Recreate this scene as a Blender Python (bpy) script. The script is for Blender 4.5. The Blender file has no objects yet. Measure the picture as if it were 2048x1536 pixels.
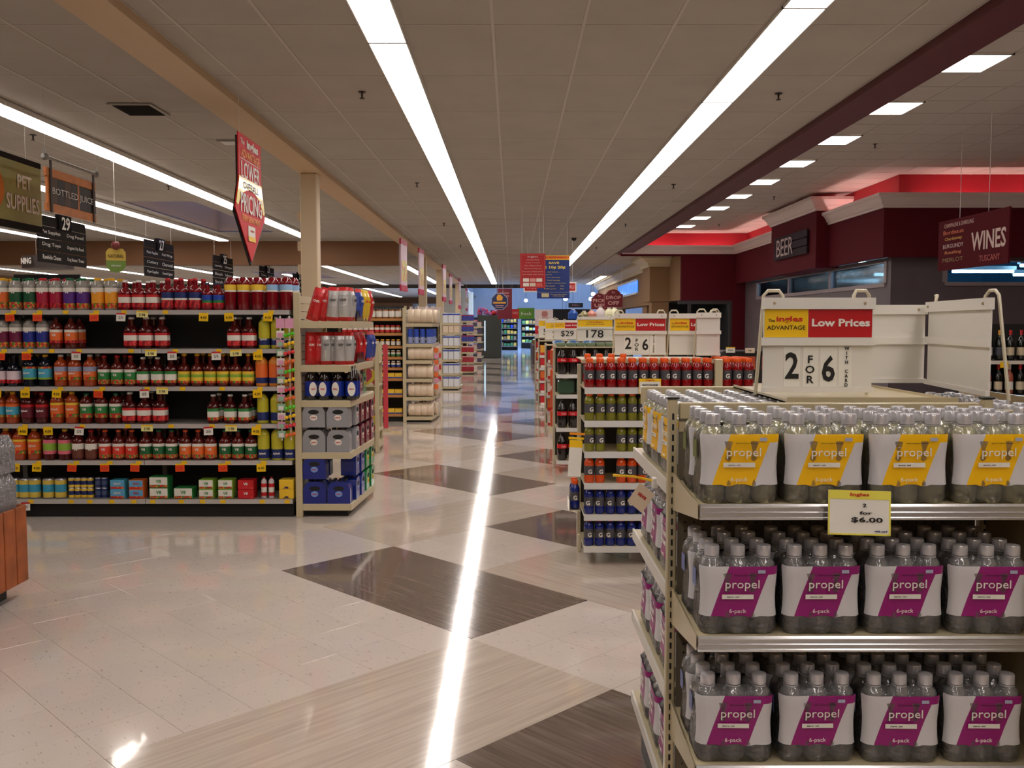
import bpy, math, random
from mathutils import Vector, Matrix
random.seed(7)
C = bpy.context.scene.collection
PI = math.pi

# ------------------------------------------------------------------ camera, world, exposure
F = 1830.0                      # focal length in pixels of the 2048 x 1536 frame
PITCH = math.atan(120 / F)
cd = bpy.data.cameras.new('camera'); cam = bpy.data.objects.new('camera', cd); C.objects.link(cam)
cd.sensor_width = 36; cd.lens = F / 2048 * 36; cd.clip_end = 200; cd.clip_start = 0.05
cam.location = (0, 0, 1.6); cam.rotation_euler = (PI / 2 - PITCH, 0, 0)
sc = bpy.context.scene; sc.camera = cam
W = bpy.data.worlds.new('daylight'); sc.world = W; W.use_nodes = True
bg = W.node_tree.nodes['Background']; bg.inputs[0].default_value = (0.38, 0.58, 1.0, 1); bg.inputs[1].default_value = 17
vs = sc.view_settings; vs.view_transform = 'Standard'; vs.look = 'None'; vs.gamma = 1; vs.use_curve_mapping = False
vs.exposure = 0.0
STRIP = 12.3                     # strength of the fluorescent lenses
sc.cycles.max_bounces = 7; sc.cycles.diffuse_bounces = 4; sc.cycles.glossy_bounces = 4
sc.cycles.transmission_bounces = 4; sc.cycles.transparent_max_bounces = 24
sc.cycles.sample_clamp_indirect = 6; sc.cycles.caustics_reflective = False; sc.cycles.caustics_refractive = False

# ------------------------------------------------------------------ materials
def lin(c):
    return tuple(((v / 255) / 12.92 if v <= 10 else ((v / 255 + 0.055) / 1.055) ** 2.4) for v in c)
_M = {}
def mat(name, rgb=(200, 200, 200), rough=0.5, metal=0.0, spec=0.5, emit=0.0, coat=0.0, noise=0.0, nscale=20.0, bump=0.0, bscale=40.0, ecol=None):
    if name in _M: return _M[name]
    m = bpy.data.materials.new(name); m.use_nodes = True; nt = m.node_tree; b = nt.nodes['Principled BSDF']
    c = lin(rgb)
    b.inputs['Base Color'].default_value = (*c, 1); b.inputs['Roughness'].default_value = rough
    b.inputs['Metallic'].default_value = metal; b.inputs['Specular IOR Level'].default_value = spec
    b.inputs['Coat Weight'].default_value = coat; b.inputs['Coat Roughness'].default_value = 0.06
    if emit:
        b.inputs['Emission Color'].default_value = (*lin(ecol or rgb), 1); b.inputs['Emission Strength'].default_value = emit
    if noise or bump:
        tc = nt.nodes.new('ShaderNodeNewGeometry')
        if noise:
            n = nt.nodes.new('ShaderNodeTexNoise'); n.inputs['Scale'].default_value = nscale; n.inputs['Detail'].default_value = 3
            nt.links.new(tc.outputs['Position'], n.inputs['Vector'])
            r = nt.nodes.new('ShaderNodeValToRGB')
            r.color_ramp.elements[0].position = 0.3; r.color_ramp.elements[1].position = 0.7
            r.color_ramp.elements[0].color = (*[v * (1 - noise) for v in c], 1)
            r.color_ramp.elements[1].color = (*[min(1, v * (1 + noise)) for v in c], 1)
            nt.links.new(n.outputs['Fac'], r.inputs['Fac']); nt.links.new(r.outputs['Color'], b.inputs['Base Color'])
        if bump:
            n2 = nt.nodes.new('ShaderNodeTexNoise'); n2.inputs['Scale'].default_value = bscale
            nt.links.new(tc.outputs['Position'], n2.inputs['Vector'])
            bp = nt.nodes.new('ShaderNodeBump'); bp.inputs['Strength'].default_value = bump; bp.inputs['Distance'].default_value = 0.01
            nt.links.new(n2.outputs['Fac'], bp.inputs['Height']); nt.links.new(bp.outputs['Normal'], b.inputs['Normal'])
    _M[name] = m; return m
def rgbm(rgb, rough=0.45, **k):
    return mat('colour %d %d %d %.2f' % (*rgb, rough), rgb, rough, **k)
def printed(name, a, b, c, scale=60.0):
    """a printed picture: soft patches of three inks"""
    if name in _M: return _M[name]
    m = bpy.data.materials.new(name); m.use_nodes = True; nt = m.node_tree; bs = nt.nodes['Principled BSDF']; bs.inputs['Roughness'].default_value = 0.4
    tc = nt.nodes.new('ShaderNodeTexCoord'); v = nt.nodes.new('ShaderNodeTexVoronoi'); v.inputs['Scale'].default_value = scale
    nt.links.new(tc.outputs['Object'], v.inputs['Vector'])
    r = nt.nodes.new('ShaderNodeValToRGB'); r.color_ramp.interpolation = 'CONSTANT'
    e = r.color_ramp.elements; e[0].color = (*lin(a), 1); e[0].position = 0
    e[1].position = 0.42; e[1].color = (*lin(b), 1)
    e2 = e.new(0.72); e2.color = (*lin(c), 1)
    sp = nt.nodes.new('ShaderNodeSeparateColor'); nt.links.new(v.outputs['Color'], sp.inputs[0]); nt.links.new(sp.outputs[0], r.inputs['Fac'])
    nt.links.new(r.outputs['Color'], bs.inputs['Base Color']); _M[name] = m; return m
def clear(name, tint=(235, 238, 240), gloss=0.12, bumpy=0.0, rough=0.08, milky=0.0):
    """thin clear plastic: mostly see-through, some gloss, a trace of haze"""
    if name in _M: return _M[name]
    m = bpy.data.materials.new(name); m.use_nodes = True; nt = m.node_tree; nt.nodes.clear()
    out = nt.nodes.new('ShaderNodeOutputMaterial'); tr = nt.nodes.new('ShaderNodeBsdfTransparent'); tr.inputs[0].default_value = (*lin(tint), 1)
    gl = nt.nodes.new('ShaderNodeBsdfGlossy'); gl.inputs['Roughness'].default_value = rough
    df = nt.nodes.new('ShaderNodeBsdfDiffuse'); df.inputs[0].default_value = (*lin(tint), 1)
    lw = nt.nodes.new('ShaderNodeLayerWeight'); lw.inputs['Blend'].default_value = gloss * 2.5
    m1 = nt.nodes.new('ShaderNodeMixShader'); m2 = nt.nodes.new('ShaderNodeMixShader'); m1.inputs[0].default_value = milky
    nt.links.new(tr.outputs[0], m1.inputs[1]); nt.links.new(df.outputs[0], m1.inputs[2])
    nt.links.new(lw.outputs['Fresnel'], m2.inputs[0]); nt.links.new(m1.outputs[0], m2.inputs[1]); nt.links.new(gl.outputs[0], m2.inputs[2])
    if bumpy:
        g = nt.nodes.new('ShaderNodeNewGeometry'); n = nt.nodes.new('ShaderNodeTexNoise'); n.inputs['Scale'].default_value = 55; n.inputs['Detail'].default_value = 2
        nt.links.new(g.outputs['Position'], n.inputs['Vector'])
        bp = nt.nodes.new('ShaderNodeBump'); bp.inputs['Strength'].default_value = bumpy; bp.inputs['Distance'].default_value = 0.01
        nt.links.new(n.outputs['Fac'], bp.inputs['Height'])
        nt.links.new(bp.outputs[0], gl.inputs['Normal']); nt.links.new(bp.outputs[0], lw.inputs['Normal'])
    nt.links.new(m2.outputs[0], out.inputs[0]); _M[name] = m; return m

def floor_mat(name, base, streak, sdir, amt, rough=0.1, speck=0.0, rand=0.0):
    """polished vinyl: streaks or flecks that run along sdir (radians), a faint wave in the wax"""
    m = bpy.data.materials.new(name); m.use_nodes = True; nt = m.node_tree; b = nt.nodes['Principled BSDF']
    g = nt.nodes.new('ShaderNodeNewGeometry')
    mp = nt.nodes.new('ShaderNodeMapping'); mp.vector_type = 'TEXTURE'; mp.inputs['Rotation'].default_value = (0, 0, sdir)
    nt.links.new(g.outputs['Position'], mp.inputs['Vector'])
    m2 = nt.nodes.new('ShaderNodeMapping'); m2.inputs['Scale'].default_value = (1.2, 26, 1) if not speck else (14, 70, 1)
    nt.links.new(mp.outputs[0], m2.inputs['Vector'])
    n = nt.nodes.new('ShaderNodeTexNoise'); n.inputs['Scale'].default_value = 1.6; n.inputs['Detail'].default_value = 4
    nt.links.new(m2.outputs[0], n.inputs['Vector'])
    r = nt.nodes.new('ShaderNodeValToRGB')
    if speck:
        r.color_ramp.elements[0].position = 0.29; r.color_ramp.elements[0].color = (*lin(streak), 1)
        r.color_ramp.elements[1].position = 0.36; r.color_ramp.elements[1].color = (*lin(base), 1)
    else:
        r.color_ramp.elements[0].position = 0.5 - amt; r.color_ramp.elements[0].color = (*lin(streak), 1)
        r.color_ramp.elements[1].position = 0.5 + amt; r.color_ramp.elements[1].color = (*lin(base), 1)
    nt.links.new(n.outputs['Fac'], r.inputs['Fac']); col = r.outputs['Color']
    if rand:
        oi = nt.nodes.new('ShaderNodeObjectInfo'); mr = nt.nodes.new('ShaderNodeMapRange'); mr.inputs['To Min'].default_value = 1 - rand; mr.inputs['To Max'].default_value = 1 + rand
        nt.links.new(oi.outputs['Random'], mr.inputs['Value'])
        mx = nt.nodes.new('ShaderNodeVectorMath'); mx.operation = 'SCALE'
        nt.links.new(col, mx.inputs[0]); nt.links.new(mr.outputs[0], mx.inputs['Scale']); col = mx.outputs[0]
    nt.links.new(col, b.inputs['Base Color'])
    b.inputs['Roughness'].default_value = rough; b.inputs['Specular IOR Level'].default_value = 0.5
    b.inputs['Coat Weight'].default_value = 0.4; b.inputs['Coat Roughness'].default_value = 0.03
    wv = nt.nodes.new('ShaderNodeTexNoise'); wv.inputs['Scale'].default_value = 5.0; wv.inputs['Detail'].default_value = 1.5
    nt.links.new(g.outputs['Position'], wv.inputs['Vector'])
    bp = nt.nodes.new('ShaderNodeBump'); bp.inputs['Strength'].default_value = 0.028; bp.inputs['Distance'].default_value = 0.012
    nt.links.new(wv.outputs['Fac'], bp.inputs['Height']); nt.links.new(bp.outputs[0], b.inputs['Normal']); nt.links.new(bp.outputs[0], b.inputs['Coat Normal'])
    _M[name] = m; return m

# ------------------------------------------------------------------ geometry helpers
def at(px, py, Y):
    """point of the plane Y = const seen at pixel (px, py)"""
    a = (px - 1024) / F; b = (768 - py) / F
    d = (a, math.cos(PITCH) + b * math.sin(PITCH), -math.sin(PITCH) + b * math.cos(PITCH))
    t = Y / d[1]; return (d[0] * t, Y, 1.6 + d[2] * t)
def ZY(py, Y): return at(1024, py, Y)[2]
def XY(px, Y, py=648): return at(px, py, Y)[0]

class MB:
    def __init__(s): s.v = []; s.f = []; s.m = []; s.s = []
    def quad(s, pts, m=0, sm=False):
        n = len(s.v); s.v += [tuple(p) for p in pts]; s.f.append(tuple(range(n, n + len(pts)))); s.m.append(m); s.s.append(sm); return s
    def box(s, x0, x1, y0, y1, z0, z1, m=0):
        n = len(s.v); s.v += [(x0, y0, z0), (x1, y0, z0), (x1, y1, z0), (x0, y1, z0), (x0, y0, z1), (x1, y0, z1), (x1, y1, z1), (x0, y1, z1)]
        for q in ((0, 3, 2, 1), (4, 5, 6, 7), (0, 1, 5, 4), (1, 2, 6, 5), (2, 3, 7, 6), (3, 0, 4, 7)):
            s.f.append(tuple(n + i for i in q)); s.m.append(m); s.s.append(False)
        return s
    def cbox(s, x0, x1, y0, y1, z0, z1, c=0.005, m=0):
        """box with chamfered vertical and top edges"""
        poly = [(x0 + c, y0), (x1 - c, y0), (x1, y0 + c), (x1, y1 - c), (x1 - c, y1), (x0 + c, y1), (x0, y1 - c), (x0, y0 + c)]
        cx, cy = (x0 + x1) / 2, (y0 + y1) / 2
        def ring(z, k): return [(cx + (x - cx) * (1 - k / max(1e-6, (x1 - x0) / 2)), cy + (y - cy) * (1 - k / max(1e-6, (y1 - y0) / 2)), z) for x, y in poly]
        return s.loft([ring(z0, c), ring(z0 + c, 0), ring(z1 - c, 0), ring(z1, c)], m)
    def loft(s, rings, m=0, close=True, sm=False, caps=True):
        n = len(s.v); k = len(rings[0]); ms = m if isinstance(m, (list, tuple)) else [m] * (len(rings) - 1)
        for r in rings: s.v += [tuple(p) for p in r]
        for i in range(len(rings) - 1):
            for j in range(k if close else k - 1):
                a = n + i * k + j; b = n + i * k + (j + 1) % k
                s.f.append((a, b, b + k, a + k)); s.m.append(ms[i]); s.s.append(sm)
        if caps and close:
            s.f.append(tuple(n + j for j in reversed(range(k)))); s.m.append(ms[0]); s.s.append(False)
            s.f.append(tuple(n + (len(rings) - 1) * k + j for j in range(k))); s.m.append(ms[-1]); s.s.append(False)
        return s
    def lathe(s, prof, n=14, c=(0, 0), m=0, sx=1, sy=1, sq=0.0, caps=True):
        rings = []
        for r, z in prof:
            ring = []
            for j in range(n):
                a = 2 * PI * (j + 0.5) / n; ca, sa = math.cos(a), math.sin(a)
                q = (abs(ca) ** 4 + abs(sa) ** 4) ** -0.25 if sq else 1
                q = 1 + (q - 1) * sq
                ring.append((c[0] + r * q * ca * sx, c[1] + r * q * sa * sy, z))
            rings.append(ring)
        return s.loft(rings, m, sm=True, caps=caps)
    def prism(s, poly, z0, z1, m=0):
        return s.loft([[(x, y, z0) for x, y in poly], [(x, y, z1) for x, y in poly]], m)
    def prismy(s, poly, y0, y1, m=0):
        """poly of (x, z), extruded along y"""
        return s.loft([[(x, y1, z) for x, z in poly], [(x, y0, z) for x, z in poly]], m)
    def tube(s, pts, r, n=6, m=0):
        pts = [Vector(p) for p in pts]; rings = []; up = None
        for i, p in enumerate(pts):
            d = (pts[min(i + 1, len(pts) - 1)] - pts[max(i - 1, 0)]).normalized()
            if up is None: up = d.cross(Vector((0.3, 0.9, 0.2))).normalized()
            a = (up - d * up.dot(d)).normalized(); up = a; b = d.cross(a)
            rings.append([tuple(p + a * (r * math.cos(2 * PI * j / n)) + b * (r * math.sin(2 * PI * j / n))) for j in range(n)])
        return s.loft(rings, m, sm=True)
    def ball(s, c, r, n=8, k=5, m=0, sz=1):
        prof = [(max(1e-4, r * math.sin(PI * i / k)), c[2] - r * sz * math.cos(PI * i / k)) for i in range(k + 1)]
        return s.lathe(prof, n, (c[0], c[1]), m)
    def sweep(s, path, prof, m=0):
        """profile of (outward offset, z) carried along a plan polyline with mitred corners"""
        P = [Vector((p[0], p[1])) for p in path]; rings = []
        for i, p in enumerate(P):
            nn = []
            if i: d = (P[i] - P[i - 1]).normalized(); nn.append(Vector((d.y, -d.x)))
            if i < len(P) - 1: d = (P[i + 1] - P[i]).normalized(); nn.append(Vector((d.y, -d.x)))
            a = sum(nn, Vector((0, 0))) / len(nn); a = a / max(0.2, a.length_squared)
            rings.append([(p.x + a.x * o, p.y + a.y * o, z) for o, z in prof])
        return s.loft(rings, m)
    def mesh(s, name, mats):
        me = bpy.data.meshes.new(name); me.from_pydata(s.v, [], s.f)
        for x in (mats if isinstance(mats, (list, tuple)) else [mats]): me.materials.append(x)
        me.polygons.foreach_set('material_index', s.m); me.polygons.foreach_set('use_smooth', s.s)
        if any(s.s): me.set_sharp_from_angle(angle=0.7)
        me.update(); return me

def tag(o, label=None, cat=None, group=None, kind=None):
    if label: o['label'] = label
    if cat: o['category'] = cat
    if group: o['group'] = group
    if kind: o['kind'] = kind
    return o
def add(name, me, parent=None, loc=(0, 0, 0), rz=0.0, rx=0.0, ry=0.0, sc=None, **t):
    o = bpy.data.objects.new(name, me); C.objects.link(o); o.location = loc
    if rz or rx or ry: o.rotation_euler = (rx, ry, rz)
    if sc is not None: o.scale = sc if isinstance(sc, (tuple, list)) else (sc, sc, sc)
    if parent: o.parent = parent
    return tag(o, **t)
def root(name, loc=(0, 0, 0), rz=0.0, label=None, cat=None, group=None, rx=0.0, ry=0.0):
    o = bpy.data.objects.new(name, None); C.objects.link(o); o.location = loc; o.rotation_euler = (rx, ry, rz); o.empty_display_size = 0.05
    return tag(o, label, cat, group)
def part(name, mb, mats, parent, loc=(0, 0, 0), rz=0.0, **k): return add(name, mb.mesh(name, mats), parent, loc, rz, **k)
def struct(name, mb, mats, **k):
    o = add(name, mb.mesh(name, mats), **k); o['kind'] = 'structure'; return o
def bx(x0, x1, y0, y1, z0, z1): return MB().box(x0, x1, y0, y1, z0, z1)

def place(kit, name, loc, rz=0.0, label=None, cat=None, group=None, sc=None, rx=0.0, ry=0.0):
    """kit: [(part name, mesh, location, [sub-parts alike])] -> one thing made of shared meshes"""
    r = root(name, loc, rz, label, cat, group, rx, ry)
    if sc is not None: r.scale = sc if isinstance(sc, (tuple, list)) else (sc, sc, sc)
    for pn, me, l, subs in kit:
        p = add(pn, me, r, l)
        for sn, sm, sl in subs: add(sn, sm, p, sl)
    return r

_T = {}
def text_mesh(s, m, bold=0.0, ext=0.01):
    """flat lettering 1 unit tall, centred, facing -Y"""
    k = (s, m.name, bold, ext)
    if k in _T: return _T[k]
    cu = bpy.data.curves.new('lettering', 'FONT'); cu.body = s; cu.align_x = 'CENTER'; cu.resolution_u = 2; cu.offset = bold; cu.extrude = ext
    cu.space_line = 0.95
    o = bpy.data.objects.new('lettering', cu); me = bpy.data.meshes.new_from_object(o)
    bpy.data.objects.remove(o); bpy.data.curves.remove(cu)
    xs = [v.co.x for v in me.vertices]; ys = [v.co.y for v in me.vertices]
    if xs:
        cx, cy = (min(xs) + max(xs)) / 2, (min(ys) + max(ys)) / 2; h = max(ys) - min(ys); w = max(xs) - min(xs)
        for v in me.vertices: v.co = ((v.co.x - cx), -v.co.z, (v.co.y - cy))
        me['w'] = w; me['h'] = h
    me.materials.clear(); me.materials.append(m); me.name = 'lettering'; _T[k] = me; return me
def text(s, m, parent, loc, w=None, h=None, bold=0.0, rz=0.0, ry=0.0, name='lettering', ext=0.004):
    """lettering fitted to width w and/or height h (metres)"""
    me = text_mesh(s, m, bold, ext); sx = sz = None
    if w: sx = w / me['w']
    if h: sz = h / me['h']
    sx = sx or sz; sz = sz or sx
    return add(name, me, parent, loc, rz, ry=ry, sc=(sx, 0.15, sz))

ORD = ('first second third fourth fifth sixth seventh eighth ninth tenth eleventh twelfth thirteenth fourteenth fifteenth sixteenth '
       'seventeenth eighteenth nineteenth twentieth twenty-first twenty-second twenty-third twenty-fourth twenty-fifth twenty-sixth '
       'twenty-seventh twenty-eighth twenty-ninth thirtieth').split()
def nth(i): return ORD[i] if i < 30 else ORD[i - 30] + ' past thirty'

# common materials
WHITE = mat('white card', (225, 222, 216), 0.5)
BLACK = mat('black plastic', (14, 14, 15), 0.4)
DARK = mat('dark recess', (18, 17, 17), 0.7)
INK = mat('black ink', (12, 12, 12), 0.5)
BEIGE = mat('beige enamel', (196, 182, 148), 0.4, coat=0.2)
CREAM = mat('cream enamel', (208, 198, 172), 0.4, coat=0.2)
STEEL = mat('shelf lip steel', (190, 190, 192), 0.28, metal=0.85)
SILVER = mat('silver channel', (205, 205, 205), 0.22, metal=0.8)
GREYW = mat('white wire', (215, 210, 200), 0.4)
RED = mat('sign red', (186, 16, 24), 0.4)
YEL = mat('sign yellow', (244, 196, 10), 0.4)
REDINK = mat('red ink', (200, 40, 20), 0.5)
WINK = mat('white ink', (235, 230, 222), 0.5)
LENS = mat('fluorescent lens', (255, 255, 255), 0.4, emit=STRIP, ecol=(255, 246, 240))
# ------------------------------------------------------------------ the room shell
H = 2.0; ZC = 3.6; ZR = 4.1          # main ceiling, higher ceiling over the wine shop
CEIL = mat('ceiling board', (176, 169, 158), 0.85, noise=0.04, nscale=2.0)
CEIL2 = mat('ceiling board light', (196, 188, 180), 0.85)
TBAR = mat('ceiling grid metal', (190, 183, 172), 0.5)
MAROON = mat('maroon paint', (88, 16, 28), 0.8, spec=0.2)
MAROON2 = mat('dark maroon paint', (84, 18, 32), 0.5)
CRIM = mat('crimson paint', (170, 18, 36), 0.6)
TAN = mat('tan paint', (142, 112, 80), 0.7, spec=.2)
BEAM = mat('beam paint', (205, 176, 140), 0.55)
BROWN = mat('brown header paint', (132, 92, 60), 0.6)
COLM = mat('column paint', (214, 192, 158), 0.5)
GREYWALL = mat('grey metal wall', (100, 90, 94), 0.45, noise=0.08, nscale=3)
MOLD = mat('white moulding', (222, 206, 200), 0.5)
E1A = -PI / 4
TILE = floor_mat('speckled white vinyl', (210, 198, 188), (150, 138, 130), E1A, 0.1, rough=0.09, speck=1, rand=0.025)
PLANK = floor_mat('dark wood-look vinyl', (128, 112, 102), (92, 78, 70), E1A, 0.22, rough=0.1)
LWOOD1 = floor_mat('pale wood-look vinyl', (206, 192, 178), (184, 168, 154), E1A, 0.25, rough=0.1)
LWOOD2 = floor_mat('pale wood-look vinyl across', (206, 192, 178), (182, 166, 152), PI / 4, 0.25, rough=0.1)
SUB = mat('floor joint', (160, 148, 136), 0.4)

# floor: tiles laid at 45 degrees, dark and pale wood-look inlays
floor = struct('floor', MB().box(-21, 13, -6, 72, -0.1, -0.0025).box(-21, 13, 26, 72, -0.0025, -0.0002, 1), [SUB, TILE])
U = 0.3048; S2 = math.sqrt(0.5); O0 = (-1.50, 5.86)
def uv(u, v): return (O0[0] + U * (u * S2 + v * S2), O0[1] + U * (-u * S2 + v * S2))
inlays = []
for n in range(-1, 9):
    du, dv = -9 * n, 9 * n
    for k, (u0, u1, v0, v1) in enumerate(((0, 6, 0, 3), (0, 6, 6, 9), (3, 9, 3, 6), (6, 9, -6, 0))):
        inlays.append((u0 + du, u1 + du, v0 + dv, v1 + dv, k))
g = 0.0007
for (u0, u1, v0, v1, k) in inlays:
    p = [uv(u0, v0), uv(u1, v0), uv(u1, v1), uv(u0, v1)]
    if max(q[1] for q in p) < 2: continue
    cx, cy = sum(q[0] for q in p) / 4, sum(q[1] for q in p) / 4
    o = part('floor_inlay', MB().prism([(cx + (x - cx) * 0.9985, cy + (y - cy) * 0.9985) for x, y in p], -0.003, 0.0006), [PLANK, PLANK, LWOOD1, LWOOD2][k], floor)
    o['label'] = ['dark wood-look floor inlay', 'dark wood-look floor inlay', 'pale wood-look floor inlay', 'pale wood-look floor inlay'][k]
cells = []
occ = set()
for (u0, u1, v0, v1, k) in inlays:
    for u in range(u0, u1):
        for v in range(v0, v1): occ.add((u, v))
tile_me = MB().cbox(-U / 2 + g, U / 2 - g, -U / 2 + g, U / 2 - g, -0.003, 0.0, 0.0006).mesh('floor_tile', TILE)
big = MB()
for u in range(-120, 60):
    for v in range(-60, 110):
        if (u, v) in occ: continue
        x, y = uv(u + 0.5, v + 0.5)
        if not (1.2 < y < 26.2 and -12 < x < 9.5): continue
        cells.append((y, x, u, v))
def visible(x, y): return y > 3.0 and -0.60 * y < x < 0.24 * y + 0.35 and not (x < -1.4 and y > 7.55)
vis = sorted([c for c in cells if visible(c[1], c[0])])
near = set((c[2], c[3]) for c in vis[:300])
for y, x, u, v in cells:
    if (u, v) in near: add('floor_tile', tile_me, floor, (x, y, 0), PI / 4)
    else:
        q = [uv(u + 0.003, v + 0.003), uv(u + 0.997, v + 0.003), uv(u + 0.997, v + 0.997), uv(u + 0.003, v + 0.997)]
        big.quad([(a, b, 0.0) for a, b in q][::-1] if False else [(a, b, 0.0) for a, b in q])
o = part('floor_tiles', big, TILE, floor); o['kind'] = 'stuff'

# outer walls
struct('wall_left', bx(-21.2, -21, -6, 72, 0, 6), TAN)
struct('wall_back', bx(-21, 13, -6.2, -6, 0, 6), BEAM)
struct('wall_right', bx(13, 13.2, -6, 72, 0, 6), TAN)
struct('wall_far', bx(-21, 13, 70, 70.3, 0, 6), mat('pale far wall', (222, 226, 232), 0.7))

# ceilings: a slab above a grid of boards
def ceiling(name, xs, ys, z, near_fn, holes=(), board=CEIL, limit=180):
    x0, x1, y0, y1 = xs[0], xs[-1], ys[0], ys[-1]
    m = MB(); bars = MB(); rest = MB(); items = []
    def hole(a, b, c, d): return any(a < h[1] - 1e-3 and b > h[0] + 1e-3 and c < h[3] - 1e-3 and d > h[2] + 1e-3 for h in holes)
    cut = sorted(set([y0, y1] + [h[2] for h in holes] + [h[3] for h in holes]))
    for a, b in zip(cut[:-1], cut[1:]):
        hs = sorted([h for h in holes if h[2] <= a + 1e-6 and h[3] >= b - 1e-6])
        xa = x0
        for h in hs:
            if h[0] > xa: m.box(xa, h[0], a, b, z + 0.03, z + 0.12)
            xa = h[1]
        if xa < x1: m.box(xa, x1, a, b, z + 0.03, z + 0.12)
    c = struct(name, m, BEAM)
    for a, b in zip(xs[:-1], xs[1:]):
        for e, d in zip(ys[:-1], ys[1:]):
            if hole(a, b, e, d): continue
            items.append((e, a, b, d))
    items.sort(key=lambda t: t[0]); n = 0; cache = {}
    for e, a, b, d in items:
        if near_fn((a + b) / 2, (e + d) / 2) and n < limit and b - a < 0.7:
            k = (round(b - a, 3), round(d - e, 3))
            if k not in cache: cache[k] = MB().box(-(b - a) / 2 + .004, (b - a) / 2 - .004, -(d - e) / 2 + .004, (d - e) / 2 - .004, 0, 0.02).mesh('ceiling_tile', board)
            add('ceiling_tile', cache[k], c, ((a + b) / 2, (e + d) / 2, z + 0.004)); n += 1
        else: rest.box(a + .004, b - .004, e + .004, d - .004, z + 0.004, z + 0.024)
    if rest.v:
        o = part('ceiling_tiles', rest, board, c); o['kind'] = 'stuff'
    for x in xs:
        for (a, b) in ((y0, y1),):
            hs = sorted([h for h in holes if h[0] + .01 < x < h[1] - .01], key=lambda h: h[2]); ya = a
            for h in hs: bars.box(x - .011, x + .011, ya, h[2], z, z + .01); ya = h[3]
            bars.box(x - .011, x + .011, ya, b, z, z + .01)
    for y in ys:
        hs = sorted([h for h in holes if h[2] + .01 < y < h[3] - .01]); xa = x0
        for h in hs: bars.box(xa, h[0], y - .006, y + .006, z + .001, z + .009); xa = h[1]
        bars.box(xa, x1, y - .006, y + .006, z + .001, z + .009)
    o = part('ceiling_grid', bars, TBAR, c); o['kind'] = 'stuff'
    return c
T = 1.265
ysm = [-6.36 + T * k for k in range(42)] + [46.7]
ysm = [y for y in ysm if y < 46.2] + [46.7]
XL1, XL2 = (-1.02, -0.74), (1.70, 1.98)
strip_hole = [(XL1[0], XL1[1], -6.36, 45.6), (XL2[0], XL2[1], -6.36, 33.0)]
# strip channels are cut as holes between grid lines
ys0 = [y for y in ysm]
ys0[0] = -6.36
def snap(v, L): return min(L, key=lambda t: abs(t - v))
L1 = (XL1[0], XL1[1], ysm[0], snap(45.6, ysm)); L2 = (XL2[0], XL2[1], ysm[0], snap(33, ysm))
ceiling('ceiling', [-2.43, -2.24, -1.63, -1.02, -0.74, -0.13, 0.48, 1.09, 1.70, 1.98, 2.59, 2.96], ysm, ZC,
        lambda x, y: 5 < y < 26, holes=[L1, L2], limit=170)
ysl = [-6.36 + T * k for k in range(23)]; ysl = [y for y in ysl if y < 22.2] + [22.3]
xsl = [-2.75 - 0.61 * k for k in range(31)][::-1]; xsl[0] = -21
skyA = (snap(-6.41, xsl), snap(-5.19, xsl), snap(15.1, ysl), snap(20.2, ysl))
xsl2 = xsl
ceiling('ceiling', xsl, ysl, ZC, lambda x, y: x > -0.62 * y and 5.5 < y < 15 and x > -9, holes=[skyA], limit=110)
ysf = [22.6 + T * k for k in range(40)]; ysf = [y for y in ysf if y < 69.5] + [70]
skyB = (snap(-10, xsl), snap(-7.6, xsl), snap(35, ysf), snap(40, ysf))
c3 = ceiling('ceiling', xsl, ysf, ZC, lambda x, y: False, holes=[skyB])
ysr = [-6 + 0.61 * k for k in range(52)]; ysr = [y for y in ysr if y < 25.3] + [25.6]
xsr = [3.31, 3.43] + [4.04 + 0.61 * k for k in range(15)] + [13]
TROF = [(4.04, 4.65, snap(8.7 - 1.83 * 8 + 1.83 * k, ysr)) for k in range(18)] + [(8.31 + 0.0, 8.92, snap(12.3 + 3.66 * k, ysr)) for k in (-3, -2, -1, 0)] + [(6.48, 7.09, snap(9.1 + 3.66 * k, ysr)) for k in (-1,)]
TROF = [t for t in TROF if t[2] < 24.5]
def tr_hole(t): return (snap(t[0], xsr), snap(t[1], xsr), t[2], ysr[ysr.index(t[2]) + 1])
ceiling('ceiling', xsr, ysr, ZR, lambda x, y: 8 < y < 17 and x < 0.56 * y, holes=[tr_hole(t) for t in TROF], board=CEIL2, limit=110)
ceiling('ceiling', [2.96, 4.0, 5.0, 6.0, 7.0, 8.0, 13], [25.6 + T * k for k in range(17)] + [46.7], ZC, lambda x, y: False)

# beams, columns, headers
struct('trim_1', bx(-2.75, -2.43, -6, 46.7, 3.536, 3.62), BEAM)
struct('trim_2', MB().box(2.96, 3.31, -6, 25.9, 3.537, 4.25).box(3.31, 13, 25.6, 25.9, 3.537, 4.25), MAROON2)
for k, (x, y, w) in enumerate(((-2.62, 12.0, 0.216), (-2.66, 27.4, 0.24), (-2.6, 33.2, 0.26), (-2.62, 44.5, .24), (-2.6, 58, 0.3))):
    z = 3.536 if y < 46.7 else 3.6
    o = struct('column', MB().cbox(x - w / 2, x + w / 2, y - w / 2, y + w / 2, 0, z, 0.012), COLM)
    part('column_base', MB().cbox(x - w / 2 - .015, x + w / 2 + .015, y - w / 2 - .015, y + w / 2 + .015, 0, 0.12, 0.01), DARK, o)
    if k == 0:
        for zz in (2.93, 2.55, 2.25):
            part('column_clip', MB().cbox(x - w / 2 - .05, x - w / 2 + .001, y - .06, y + .04, zz, zz + .12, .006), COLM, o)
struct('trim_3', bx(-21, -2.75, 22.3, 22.6, ZY(530, 22.3), 3.75), BROWN)
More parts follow.
